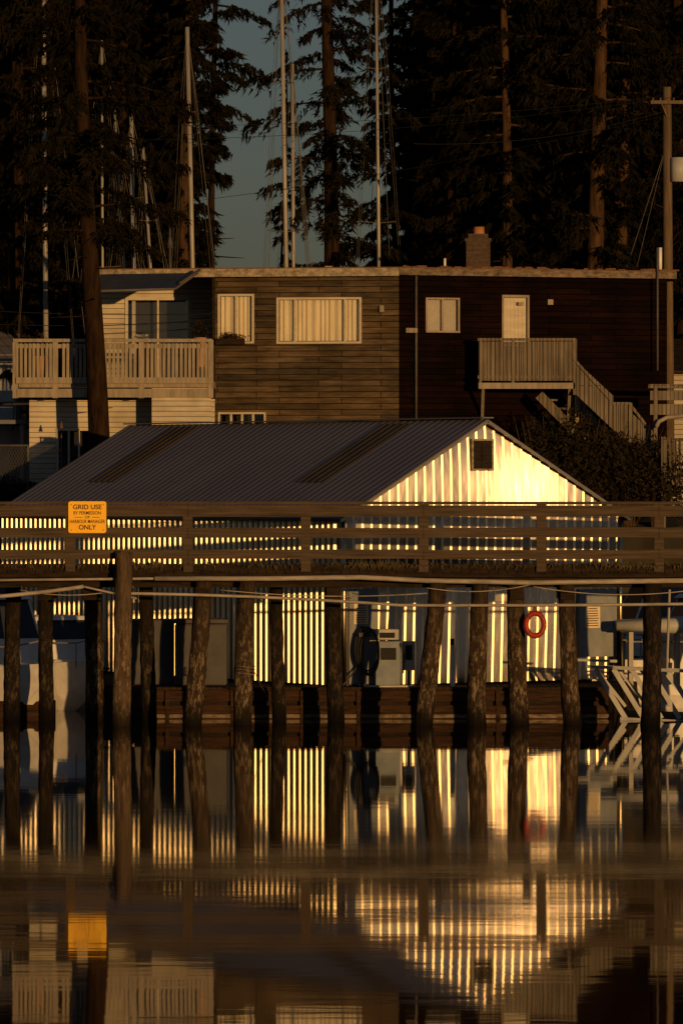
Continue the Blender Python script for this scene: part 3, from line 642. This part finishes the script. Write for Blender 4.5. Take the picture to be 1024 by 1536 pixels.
while x<316:
    if not(78<x<88) and not (204<x<214):
        j=rnd.uniform(-.5,.5); B.box(PX(x+j,DD),PX(x+j+4.1,DD),DD-0.03,DD,PZ(568,DD),PZ(515,DD))
    x+=6.3
B.box(PX(20,DD),PX(318,DD),DD-0.08,DD+0.08,PZ(513,DD),PZ(508,DD)); B.box(PX(20,DD),PX(318,DD),DD+0.002,DD+0.04,PZ(522,DD),PZ(516,DD))
for px in (23,83,212,316): B.box(PX(px-4,DD),PX(px+4,DD),DD-0.02,DD+0.09,PZ(597,DD),PZ(509.5,DD))
y=DD
while y<146.8: B.box(PX(22,DD)-0.02,PX(22,DD)+0.01,y+.1,y+.17,PZ(568,DD),PZ(515,DD)); y+=0.115
B.obj('balusters','paintwood',deck)
B=Builder(); B.box(PX(205,DD),PX(222,DD),DD+0.1,DD+0.13,PZ(568,DD),PZ(512,DD)); B.obj('screen_board','railwood',deck)
gar=empty('garage'); GD=143.4
GF=Facade((PX(44,GD),GD),(PX(322,GD),GD)); ogw=GF.rect(88,134,646,712)
B=Builder(); GF.wall(B,0,GF.L,GZ,PZ(583,GD)-0.28,0.2,[ogw]); B.box(PX(44,GD),PX(44,GD)+.2,GD+.21,150,GZ,PZ(600,GD)); B.obj('garage_wall','clap',gar)
GF.window(gar,ogw,(0.33,0.66),'cream',None,0.06,'garage_window')
B=Builder(); GF.box(B,*GF.rect(230,318,583,760),1.13,1.18); B.obj('white_panel','clap',gar)
lp=empty('wall_lantern'); B=Builder(); B.tube([W(92,650,141.8),W(92,730,141.8)],0.02,6); B.tube([W(92,642,141.8),W(92,632,141.8)],[0.06,0.01],8); B.obj('stem','rust',lp)
dp=empty('potted_plant'); p=W(60,520,DD+0.5); leaves('leaves',p.x,p.y,p.z,0.5,0.3,0.35,500,0.05,'shrub',dp,8); 
B=Builder(); B.tube([p-up*0.9,p-up*0.25],[0.14,0.2],12); B.obj('pot','terracotta',dp)
dp=empty('potted_plant'); p=W(300,495,DD+1.2); leaves('leaves',p.x,p.y,p.z,0.25,0.2,0.3,300,0.05,'shrub',dp,9); B=Builder(); B.tube([p-up*1.0,p-up*0.2],[0.12,0.18],12); B.obj('pot','terracotta',dp)
bal=empty('entry_balcony_stair'); D=Rf.D(790)-1.55
bx0,bx1=PX(719,D),PX(860,D); zf=PZ(574,D); ztp=PZ(508,D)
B=Builder(); B.box(bx0,bx1,D,D+1.5,zf-0.12,zf); B.box(bx0-.03,bx1+.03,D-0.06,D-0.002,PZ(583,D),PZ(574,D)); B.obj('platform','paintwood',bal)
B=Builder(); x=719
while x<858:
    B.box(PX(x,D),PX(x+7.2,D),D-0.03,D,PZ(571,D),PZ(512,D)); x+=7.9
B.box(bx0-.05,bx1+.05,D-0.07,D+0.07,PZ(511,D),PZ(507,D))
B.box(bx0-.05,bx1+.05,D-0.055,D-0.031,PZ(568,D),PZ(563,D))
for px in (720,769,859): B.box(PX(px,D)-.04,PX(px,D)+.04,D+0.002,D+0.1,PZ(574,D),PZ(511,D))
y=D+0.1
while y<D+1.45: B.box(bx0-0.01,bx0+0.02,y,y+0.13,zf,PZ(512,D)); y+=0.145
B.obj('balustrade','railwood',bal)
B=Builder(); B.beam((bx0+.1,D+.1,zf-.15),(bx0+.1,D+1.45,zf-1.3),0.08,0.08); B.beam((bx1-.1,D+.1,zf-.15),(bx1-.1,D+1.45,zf-1.3),0.08,0.08)
B.box(PX(868,D)-.05,PX(868,D)+.05,D+1.1,D+1.2,GZ,zf)
B.obj('braces','paintwood',bal)
B=Builder()
n=16
for i in range(n):
    t0=i/n; t1=(i+0.9)/n
    xx0=862+116*t0; xx1=862+116*t1
    topa=540+ (648-540)*t0; topb=540+(648-540)*t1
    bota=590+(700-590)*t0; botb=590+(700-590)*t1
    if 918<xx0<946: topa=topb=606
    if i>n*0.72: topa=max(topa,606+(xx0-946)*1.25); topb=max(topb,606+(xx1-946)*1.25)
    q=lambda px,py,dy: W(px,py,D)+Vector((0,dy,0))
    B.hexa([q(xx0,bota,-.03),q(xx1,botb,-.03),q(xx1,botb,0),q(xx0,bota,0),q(xx0,topa,-.03),q(xx1,topb,-.03),q(xx1,topb,0),q(xx0,topa,0)])
B.beam(W(860,538,D-0.03),W(916,600,D-0.03),0.1,0.07); B.beam(W(916,605,D-0.03),W(945,605,D-0.03),0.1,0.07); B.beam(W(945,607,D-0.03),W(980,652,D-0.03),0.1,0.07)
for (px,ya,yb) in ((862,508,592),(916,598,640),(945,604,670),(978,650,700)): B.box(PX(px,D)-.05,PX(px,D)+.05,D-.06,D+.06,PZ(yb,D),PZ(ya,D))
B.obj('stair_balustrade','railwood',bal)
B=Builder()
for i in range(8):
    px=815+i*13; py=598+i*13
    B.box(PX(px,D),PX(px+22,D),D+0.55,D+1.45,PZ(py+3,D),PZ(py,D))
B.beam(W(808,592,D+0.5),W(925,712,D+0.5),0.06,0.26); B.beam(W(846,588,D+1.47),W(930,672,D+1.47),0.05,0.24)
B.obj('stair_treads','railwood',bal)
# ------------------------------------------------------------ shrubs in front of house
def shrub(px,py,D,rx,rz,n,seed,size=0.06,name='shrub',mat='shrub'):
    e=empty(name); p=W(px,py,D); leaves('leaves',p.x,p.y,p.z,rx,0.9,rz,n,size,mat,e,seed,0.2)
    B=Builder(); rnd=random.Random(seed)
    for k in range(16):
        a=Vector((p.x+rnd.uniform(-.15,.15),p.y,4.0)); b=p+Vector((rnd.uniform(-rx,rx),rnd.uniform(-.5,.5),rnd.uniform(0,rz*1.25)))*1.0
        B.tube([a,a.lerp(b,.5)+Vector((rnd.uniform(-.1,.1),0,.1)),b],[0.03,0.02,0.006],5)
    B.obj('stems','bark',e)
shrub(820,700,141.6,1.1,1.1,8000,21); shrub(880,695,141.4,1.2,1.2,10000,22); shrub(940,705,141.6,1.2,1.0,8000,23); shrub(985,730,141.2,0.9,0.8,4000,24)
shrub(850,740,141.2,1.3,0.8,4000,25); shrub(1080,720,141.4,1.3,1.2,5000,26); shrub(800,660,142.6,0.5,0.5,1500,27,0.045); shrub(18,735,141.3,0.8,0.35,2000,28)
# ------------------------------------------------------------ right side: small annex, fence
an=empty('garden_annex'); D=150
B=Builder(); B.box(PX(1003,D),PX(1200,D),D,D+5,GZ,PZ(555,D)); B.obj('annex_walls','clap',an)
v=[W(985,556,D-.3),W(1210,556,D-.3),W(1210,508,D+2.5),W(985,508,D+2.5)]; mkobj('annex_roof',v+[q-up*0.08 for q in v],[(0,1,2,3),(4,7,6,5),(0,4,5,1),(0,3,7,4)],'pierdark',an)
lg=empty('timber_steps'); D=143.2
B=Builder(); B.box(PX(972,D),PX(1120,D),D,D+.5,PZ(582,D),PZ(576,D)); B.box(PX(975,D),PX(1040,D),D+.02,D+.06,PZ(600,D),PZ(586,D)); B.box(PX(975,D),PX(1040,D),D+.02,D+.06,PZ(622,D),PZ(606,D)); B.box(PX(980,D),PX(986,D),D+.07,D+.15,GZ,PZ(582,D)); B.obj('boards','railwood',lg)
B=Builder(); B.tube([W(984,640,D-.1),W(988,632,D-.1),W(1000,626,D-.1),W(1024,624,D-.1),W(1060,624,D-.1)],0.06,8); B.obj('drain_pipe','pipe',lg,True)
fe=empty('wooden_fence'); D=141
B=Builder(); x=996
while x<1110: B.box(PX(x,D),PX(x+4.5,D),D,D+.03,PZ(722,D),PZ(660,D)); x+=7
B.box(PX(994,D),PX(1112,D),D-.04,D+.06,PZ(662,D),PZ(657,D)); B.box(PX(994,D),PX(1112,D),D-.05,D-.003,PZ(729,D),PZ(716,D)); B.box(PX(994,D)-.05,PX(998,D),D-.05,D+.05,GZ,PZ(655,D)); B.obj('pickets','railwood',fe)
# ------------------------------------------------------------ left side: outbuilding, wood pile, fence
ob=empty('outbuilding'); D=150
B=Builder(); B.box(PX(-120,D),PX(24,D),D,D+5,GZ,PZ(532,D)); B.obj('walls','offwhite',ob)
v=[W(-125,540,D-.4),W(30,540,D-.4),W(30,486,D+2.5),W(-125,486,D+2.5)]; mkobj('roof',v+[q-up*0.06 for q in v],[(0,1,2,3),(4,7,6,5),(0,4,5,1),(1,5,6,2)],'roof',ob)
B=Builder(); B.box(PX(-60,145),PX(40,145),144.5,149.8,PZ(636,145),PZ(630,145)); B.obj('lean_to_roof','roof',ob)
B=Builder(); B.box(PX(34,145)-.05,PX(34,145)+.05,144.6,144.7,GZ,PZ(636,145)); B.obj('lean_to_post','paintwood',ob)
wp=empty('timber_stack'); B=Builder(); rnd=random.Random(5)
for r_ in range(7):
    for c_ in range(4):
        z=4.2+r_*0.13; y=141.3+c_*0.2; x0_=-9.6+rnd.uniform(-.3,.3); B.box(x0_,PX(40,142)+rnd.uniform(-.25,.05),y,y+0.17,z,z+0.11)
B.obj('planks','railwood',wp)
cf=empty('chain_link_fence'); B=Builder(); D=140.9; K=(PZ(668,D),PZ(725,D))
for i in range(28):
    x=-9.6+i*0.075; B.beam((x,D,K[1]),(x+0.5,D,K[0]),0.008,0.008); B.beam((x+0.5,D,K[1]),(x,D,K[0]),0.008,0.008)
B.tube([(-10,D,K[0]),(PX(42,D),D,K[0])],0.025,6); B.tube([(PX(42,D),D,GZ),(PX(42,D),D,K[0])],0.03,6); B.obj('mesh','wire',cf)
# ------------------------------------------------------------ utility pole + wires
up_=empty('utility_pole'); D=149
B=Builder(); B.tube([W(1003,560,D)-up*2.5,W(1000,130,D)],[0.16,0.12],12); B.obj('pole','pole',up_,True)
B=Builder(); B.tube([W(1018,272,D-.1),W(1018,236,D-.1)],0.24,16); B.obj('transformer','offwhite',up_,True)
B=Builder(); B.box(PX(975,D),PX(1060,D),D-.25,D-.13,PZ(156,D),PZ(151,D)); B.beam(W(990,150,D-.2),W(1000,175,D-.13),0.04,0.04); B.obj('crossarm','pole',up_)
B=Builder()
for px in (979,990,1010,1030): B.tube([W(px,151,D-.2),W(px,146,D-.2)],0.03,8)
B.obj('insulators','wire',up_,True)
B=Builder(); B.tube([W(995,230,D),W(940,400,D-1)],0.010,5); B.tube([W(997,225,D),W(955,400,D-1)],0.008,5); B.obj('guy_wires','wire',up_)
wr=empty('overhead_wires'); B=Builder()
for (a,b,dr,r_) in ((W(985,145,D-.2),W(-200,175,D+5),0.5,0.007),(W(1010,145,D-.2),W(-200,200,D+7),0.6,0.007),(W(1000,165,D),W(620,215,146),0.3,0.008),(W(1000,172,D),W(-200,340,D+12),0.6,0.007),(W(-200,452,140),W(325,470,144.5),0.15,0.010),(W(-200,470,140),W(325,478,144.5),0.25,0.010)):
    B.tube(sag(a,b,dr,24),r_,5)
B.obj('wires','cable',wr)
# ------------------------------------------------------------ trees
def trimesh(name,V,mat,parent):
    V=V.reshape(-1,3); m=len(V)//3
    me=bpy.data.meshes.new(name); me.vertices.add(3*m); me.vertices.foreach_set('co',V.ravel())
    me.loops.add(3*m); me.loops.foreach_set('vertex_index',np.arange(3*m)); me.polygons.add(m); me.polygons.foreach_set('loop_start',np.arange(m)*3); me.polygons.foreach_set('loop_total',np.full(m,3)); me.update()
    me.materials.append(M[mat]); o=bpy.data.objects.new(name,me); col.objects.link(o); o.parent=parent
def tree(px,D,H,R,cb,leaf,nb,nl,seed,trunk=0.3,mat='foliage',name='fir_tree',lean=0.0,zb=4.2,sparse=1.0,barkmat='barkback',droop=(0.3,0.75)):
    rg=np.random.default_rng(seed); e=empty(name)
    bx=PX(px,D); base=Vector((bx,D,zb-0.4))
    pts=[];rad=[]
    for k in range(13):
        t=k/12; pts.append(base+Vector((lean*t+0.12*math.sin(t*7+seed),0.1*math.sin(t*5+seed*2),H*t))); rad.append(trunk*(1.25 if k==0 else 1)*(1-0.9*t)+0.01)
    B=Builder(); B.tube(pts,rad,12)
    Vs=[]; nbr=int((H-cb)*nb)
    def tp(z):
        t=max(0,min(1,z/H))*12; i=min(11,int(t)); return pts[i].lerp(pts[i+1],t-i)
    for k in range(nbr):
        z=cb+(H-cb)*((k+rg.random())/nbr); fr=(z-cb)/(H-cb)
        L=R*(min(1,0.55+fr*3.0))*(1-fr)**0.75*(0.45+0.75*rg.random()); az=rg.random()*2*math.pi
        o=np.array(tp(z)); dr=np.array([math.cos(az),math.sin(az),0]); pe=np.array([-math.sin(az),math.cos(az),0])
        rise=rg.uniform(-0.1,0.25); dp_=rg.uniform(*droop)
        n=max(10,int(nl*L/R*sparse))
        nt_=max(4,int(n/9)); ts=0.1+0.9*rg.random(nt_)**0.8; side=(rg.random(nt_)-.5)*2; tl=(0.15+0.35*(1-np.abs(ts-0.45)))*L*0.42*(0.5+rg.random(nt_))
        idx=rg.integers(0,nt_,n); q=rg.random(n)
        s=ts[idx]; sd=side[idx]; tl_=tl[idx]
        c=o+dr*(s*L+0.35*tl_*q)[:,None]+pe*(sd*tl_*q)[:,None]+np.array([0,0,1])*(rise*s*L-dp_*s*s*L*0.5-tl_*q*q*0.9*(1.1-np.abs(sd)*0.5))[:,None]
        c+=rg.normal(size=(n,3))*0.035
        a=dr*rg.uniform(0.0,0.8,(n,1))+pe*(sd+rg.uniform(-.5,.5,n))[:,None]+np.array([0,0,-1])*rg.uniform(0.1,1.4,(n,1)); a/=np.linalg.norm(a,axis=1)[:,None]
        b=np.cross(a,rg.normal(size=(n,3))); b/=np.linalg.norm(b,axis=1)[:,None]
        sz=leaf*(0.5+rg.random((n,1)))
        Vs.append(np.stack([c-a*sz*0.2-b*sz*0.17,c+a*sz,c-a*sz*0.2+b*sz*0.17],1))
        if k%2==0 and D<178:
            bp=[Vector(o+dr*(q_*L)+np.array([0,0,1])*(rise*q_*L-dp_*q_*q_*L*0.5)) for q_ in (0,.3,.6,.9)]
            B.tube(bp,[0.045,0.03,0.018,0.008],5,False)
    for k in range(int(cb*1.2)):
        z=rg.uniform(1.5,max(2,cb)); o=tp(z); az=rg.random()*6.28; ll=rg.uniform(0.3,1.3)
        B.tube([o,o+Vector((math.cos(az)*ll,math.sin(az)*ll,-0.1*ll+rg.uniform(-.2,.2)))],[0.03,0.008],5,False)
    B.obj('trunk',barkmat,e,True)
    trimesh('foliage',np.concatenate(Vs),mat,e)
    return e
tree(146,141.0,24,3.3,8.0,0.17,9,480,1,0.31,lean=-0.6,barkmat='barkback')
for i,(px,D,H,R,cb,tr) in enumerate([(20,152,27,3.2,4,0.3),(75,166,28,3.0,3,0.3),(-70,156,28,3.6,3,0.3),(226,163,27,2.9,7.5,0.3),(281,160,27,1.7,7.6,0.22),(180,172,28,2.8,4,0.3),(120,180,30,3,4,0.3),(40,182,30,3,3,0.3)]):
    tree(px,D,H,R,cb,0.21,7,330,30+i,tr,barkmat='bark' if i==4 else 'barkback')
tree(492,158,29,3.0,6.8,0.17,6,380,50,0.30)
tree(592,166,28,2.3,6.0,0.18,6,320,51,0.14)
tree(322,172,32,2.0,12.0,0.18,6,300,53,0.14)
tree(425,176,16,1.0,3,0.18,3.5,100,52,0.06)
for i,(px,D,H,R,cb,tr) in enumerate([(676,161,27,1.8,8.5,0.13),(640,168,27,2.2,3,0.22),(755,158,28,2.7,8.8,0.2),(720,170,28,2.7,3,0.3),(800,168,29,3.0,4,0.3),(850,164,28,2.8,6,0.25),(898,157,28,2.9,8.2,0.33),(931,160,27,2.4,8.2,0.22),(965,168,29,3.0,3,0.3),(1020,162,28,3.0,5,0.3),(1085,160,28,3.2,4,0.3),(1170,164,28,3.2,4,0.3)]):
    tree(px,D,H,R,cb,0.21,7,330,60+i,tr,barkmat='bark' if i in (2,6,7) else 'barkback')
def forest(name,pxs,seed,R=3.0):
    rg=np.random.default_rng(seed); e=empty(name); Vs=[]; B=Builder()
    for px in pxs:
        D=rg.uniform(184,205); x=PX(px,D); H=rg.uniform(26,33); zb=5
        B.tube([(x,D,zb),(x,D,zb+H)],[0.3,0.02],7)
        n=12000; fr=rg.random(n)**1.1; rr=R*(1-fr)**0.7*np.sqrt(rg.random(n))*(0.75+0.25*np.sin(fr*60+px)); az=rg.random(n)*6.283
        c=np.stack([x+np.cos(az)*rr,D+np.sin(az)*rr,zb+0.2+fr*H-rr*0.3],1)
        a=np.stack([np.cos(az),np.sin(az),-rg.random(n)*1.2],1)+rg.normal(size=(n,3))*0.3; a/=np.linalg.norm(a,axis=1)[:,None]
        b=np.cross(a,rg.normal(size=(n,3))); b/=np.linalg.norm(b,axis=1)[:,None]; sz=0.42*(0.5+rg.random((n,1)))
        Vs.append(np.stack([c-a*sz*.3-b*sz*.3,c+a*sz,c-a*sz*.3+b*sz*.3],1))
    B.obj('trunks','barkback',e)
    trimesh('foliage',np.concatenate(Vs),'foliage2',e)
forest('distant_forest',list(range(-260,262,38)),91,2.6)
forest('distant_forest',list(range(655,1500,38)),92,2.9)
# ------------------------------------------------------------ sailboats ashore behind the house (masts visible)
def hull(parent,org,head,Ln,Bm,z0,z1,mat,name='hull'):
    d=Vector((math.cos(head),math.sin(head),0)); s_=Vector((-d.y,d.x,0)); v=[];f=[]; n=14
    for i in range(n+1):
        t=i/n; x=(t-.5)*Ln; b=Bm/2*(1-max(0,(t-0.35)/0.65)**2.3)*(0.85+0.15*min(1,t*3)); b=max(b,0.02)
        sh=z1+0.35*(t**2)*0.8; kz=z0+(0.75*(max(0,t-0.7)/0.3)**2)*(z1-z0)
        for (k,z) in ((-1,sh),(-0.93,(sh*0.45+kz*0.55)),(-0.55,kz+0.08),(0,kz),(0.55,kz+0.08),(0.93,(sh*0.45+kz*0.55)),(1,sh)):
            v.append(org+d*x+s_*(b*k)+Vector((0,0,z)))
    for i in range(n):
        for j in range(6): a=i*7+j; f.append((a,a+7,a+8,a+1))
        f.append((i*7,i*7+6,i*7+13,i*7+7))
    f.append(tuple(range(7)))
    mkobj(name,v,f,mat,parent)
def sailboat(px,D,ytop,tilt=0,r=0.075,spread=(0.45,0.75),seed=0,fs=2.2):
    e=empty('sailboat'); x=PX(px,D); org=Vector((x,D,0)); 
    hull(e,org,math.radians(20+seed*37),8,2.6,4.7,6.6,'offwhite')
    B=Builder(); B.beam(org+Vector((-.5,0,5.6))-Vector((1,0,0)),org+Vector((1,0,5.6)),1.5,2.2); B.obj('coachroof','white',e,bevel=.1)
    B=Builder(); B.box(x-.15,x+.15,D-.5,D+.5,4.2,4.9); B.obj('cradle','pierdark',e)
    zt_=PZ(ytop,D); base=org+Vector((0,0,6.2)); top=Vector((x+tilt,D,zt_))
    B=Builder(); B.tube([base,top],[r,r*0.8],10); B.obj('mast','alu',e,True)
    B=Builder(); H=top-base
    for s_ in spread:
        p=base+H*s_; w_=0.7*(1.2-s_); B.tube([p-Vector((w_,0.1,-.03)),p,p+Vector((w_,-0.1,.03))],0.016,6)
        B.tube([p+Vector((w_,-.1,.03)),top],0.006,4); B.tube([p-Vector((w_,.1,-.03)),top],0.006,4)
        B.tube([p+Vector((w_,-.1,.03)),base+Vector((1.0,0,0))],0.006,4); B.tube([p-Vector((w_,.1,-.03)),base-Vector((1.0,0,0))],0.006,4)
    B.tube([top,base+Vector((fs,-1,0))],0.009,4); B.tube([top,base+Vector((-fs*.7,1,0))],0.008,4)
    B.tube([base+H*0.1,base+H*0.1+Vector((-2.4,.5,0))],0.05,8)
    B.obj('rigging','wire',e)
sailboat(434,155,-60,tilt=-0.25,r=0.075,seed=1,fs=1.2); sailboat(441,156,95,tilt=-0.05,r=0.065,spread=(0.35,),seed=2,fs=.8); sailboat(571,156,-90,tilt=-0.15,r=0.06,seed=3,fs=.5)
sailboat(295,154,40,tilt=-0.28,r=0.08,seed=4,spread=(0.35,0.78),fs=1.2); sailboat(205,152,170,tilt=-0.16,r=0.075,seed=5); sailboat(70,149,-60,tilt=-0.1,r=0.08,seed=6,fs=1.5)
sailboat(155,151,60,tilt=-0.05,r=0.045,seed=7); sailboat(243,151,215,tilt=-0.55,r=0.05,seed=8,fs=1); sailboat(203,153,165,tilt=-0.6,r=0.045,seed=9,fs=1)
B=Builder(); e=empty('flagpole'); B.tube([W(255,470,149),W(255,340,149)],[0.05,0.03],8); B.tube([W(255,372,149),W(255,352,149)],[0.1,0.03],8); B.obj('staff','grey',e,True)
# ------------------------------------------------------------ motor boats
def motorboat(x,y,head,Ln,Bm,hmat,seed,cab=(0.9,1.5),name='motor_boat'):
    e=empty(name); org=Vector((x,y,0)); hull(e,org,head,Ln,Bm,-0.3,0.95,hmat)
    d=Vector((math.cos(head),math.sin(head),0)); s_=Vector((-d.y,d.x,0))
    def q(a,b,z): return org+d*a+s_*b+Vector((0,0,z))
    B=Builder(); w0=Bm*0.40; w1=Bm*0.33; z0,z1,z2=0.95,1.0+cab[0],1.0+cab[1]
    B.hexa([q(-Ln*.2,-w0,z0),q(Ln*.22,-w0,z0),q(Ln*.22,w0,z0),q(-Ln*.2,w0,z0),q(-Ln*.2,-w0,z1-.35),q(Ln*.18,-w0,z1-.35),q(Ln*.18,w0,z1-.35),q(-Ln*.2,w0,z1-.35)])
    B.hexa([q(-Ln*.22,-w1-.1,z2-.1),q(Ln*.12,-w1-.1,z2-.1),q(Ln*.12,w1+.1,z2-.1),q(-Ln*.22,w1+.1,z2-.1),q(-Ln*.2,-w1,z2),q(Ln*.10,-w1,z2),q(Ln*.10,w1,z2),q(-Ln*.2,w1,z2)])
    for a in (-.2,-.04,.1):
        for sgn in (-1,1): B.beam(q(Ln*(a+(.06 if a>.05 else 0)),sgn*w0*.97,z1-.36),q(Ln*a,sgn*w1,z2-.09),0.06,0.06)
    B.hexa([q(Ln*.2,-w0*.7,z0),q(Ln*.4,-w0*.35,z0+.1),q(Ln*.4,w0*.35,z0+.1),q(Ln*.2,w0*.7,z0),q(Ln*.22,-w0*.6,z0+.25),q(Ln*.38,-w0*.3,z0+.2),q(Ln*.38,w0*.3,z0+.2),q(Ln*.22,w0*.6,z0+.25)])
    B.obj('cabin','white',e,bevel=0.03)
    B=Builder()
    B.hexa([q(-Ln*.19,-w0*.93,z1-.35),q(Ln*.165,-w0*.93,z1-.35),q(Ln*.165,w0*.93,z1-.35),q(-Ln*.19,w0*.93,z1-.35),q(-Ln*.19,-w1*.97,z2-.1),q(Ln*.1,-w1*.97,z2-.1),q(Ln*.1,w1*.97,z2-.1),q(-Ln*.19,w1*.97,z2-.1)])
    B.obj('windows','panel',e)
    B=Builder()
    rp_=[q(Ln*t,sg_*Bm*.42*(1-max(0,(t-.1)/.4)**2),1.6) for sg_ in (1,) for t in (-.1,.1,.25,.4)]+[q(Ln*.49,0,1.75)]+[q(Ln*t,-Bm*.42*(1-max(0,(t-.1)/.4)**2),1.6) for t in (.4,.25,.1,-.1)]
    B.tube(rp_,0.02,6)
    for p in rp_: B.tube([p,p-Vector((0,0,.6))],0.015,5)
    B.tube([q(-Ln*.05,0,z2),q(-Ln*.06,0,z2+1.2)],0.015,5); B.tube([q(-Ln*.48,w0*.5,0),q(-Ln*.48,w0*.5,1.3)],0.12,8)
    B.obj('rails','alu',e)
    B=Builder(); B.beam(q(-Ln*.5,Bm*.44,.88),q(Ln*.2,Bm*.47,.95),0.05,0.07); B.beam(q(-Ln*.5,-Bm*.44,.88),q(Ln*.2,-Bm*.47,.95),0.05,0.07); B.obj('rub_rail','navy',e)
    return e
motorboat(-8.3,123.5,math.radians(-62),6.0,2.4,'white',1,(1.1,1.75)); motorboat(-9.2,128.0,math.radians(-60),7,2.6,'navy',2,(1.5,2.2)); motorboat(-6.9,126.0,math.radians(-60),5,2.1,'white',3,(1.0,1.2))
motorboat(9.0,126.5,math.radians(200),6.5,2.4,'white',4,(1.1,1.7)); motorboat(8.2,132,math.radians(190),7,2.6,'navy',5,(1.3,2.0))
rb=empty('inflatable_dinghy'); B=Builder(); c=W(980,938,124.5)
B.tube([c+Vector((-.9,-.5,0)),c+Vector((.7,-.5,0)),c+Vector((1.15,-.25,.06)),c+Vector((1.3,0,.1)),c+Vector((1.15,.25,.06)),c+Vector((.7,.5,0)),c+Vector((-.9,.5,0))],[0.12,.2,.2,.19,.2,.2,.12],12)
B.obj('tubes','offwhite',rb,True); B=Builder(); B.box(c.x-.8,c.x+.8,c.y-.4,c.y+.4,c.z-.15,c.z-.08); B.obj('floor','grey',rb)
B=Builder(); B.box(c.x-.6,c.x-.5,c.y-.4,c.y+.4,0.6,c.z-.15); B.box(c.x+.5,c.x+.6,c.y-.4,c.y+.4,0.6,c.z-.15); B.obj('davits','alu',rb)
gw=empty('gangway'); D=119.6
B=Builder()
B.beam(W(866,990,D),W(925,992,D),0.05,0.06); B.beam(W(880,1000,D),W(1100,1010,D-0.8),0.06,0.07)
B.beam(W(930,1080,D),W(1100,1088,D-.5),0.08,0.12)
for k in range(7):
    B.beam(W(893+k*27,1004,D-.05*k),W(938+k*27,1078,D-.05*k),0.05,0.11,Vector((1,0,0.6)))
for k in range(6): B.beam(W(893+k*33,1003,D+1.1),W(938+k*33,1060,D+1.1),0.04,0.07,Vector((1,0,0.6)))
B.beam(W(880,999,D+1.1),W(1100,1008,D+1.1),0.05,0.05)
B.obj('truss','offwhite',gw)
B=Builder(); B.hexa([W(940,1082,D),W(1110,1090,D),W(1110,1076,D+1.2),W(940,1072,D+1.2),W(940,1076,D),W(1110,1084,D),W(1110,1070,D+1.2),W(940,1066,D+1.2)]); B.obj('tread','pierdark',gw)
B=Builder(); B.tube([W(1000,1002,D-.3),W(1004,880,D-.3)],0.03,8); B.obj('handrail_post','alu',gw)
fd=empty('boat_float'); B=Builder(); B.box(-13,-6.6,121.2,122.0,-.3,0.35); B.obj('planks','floatwood',fd)
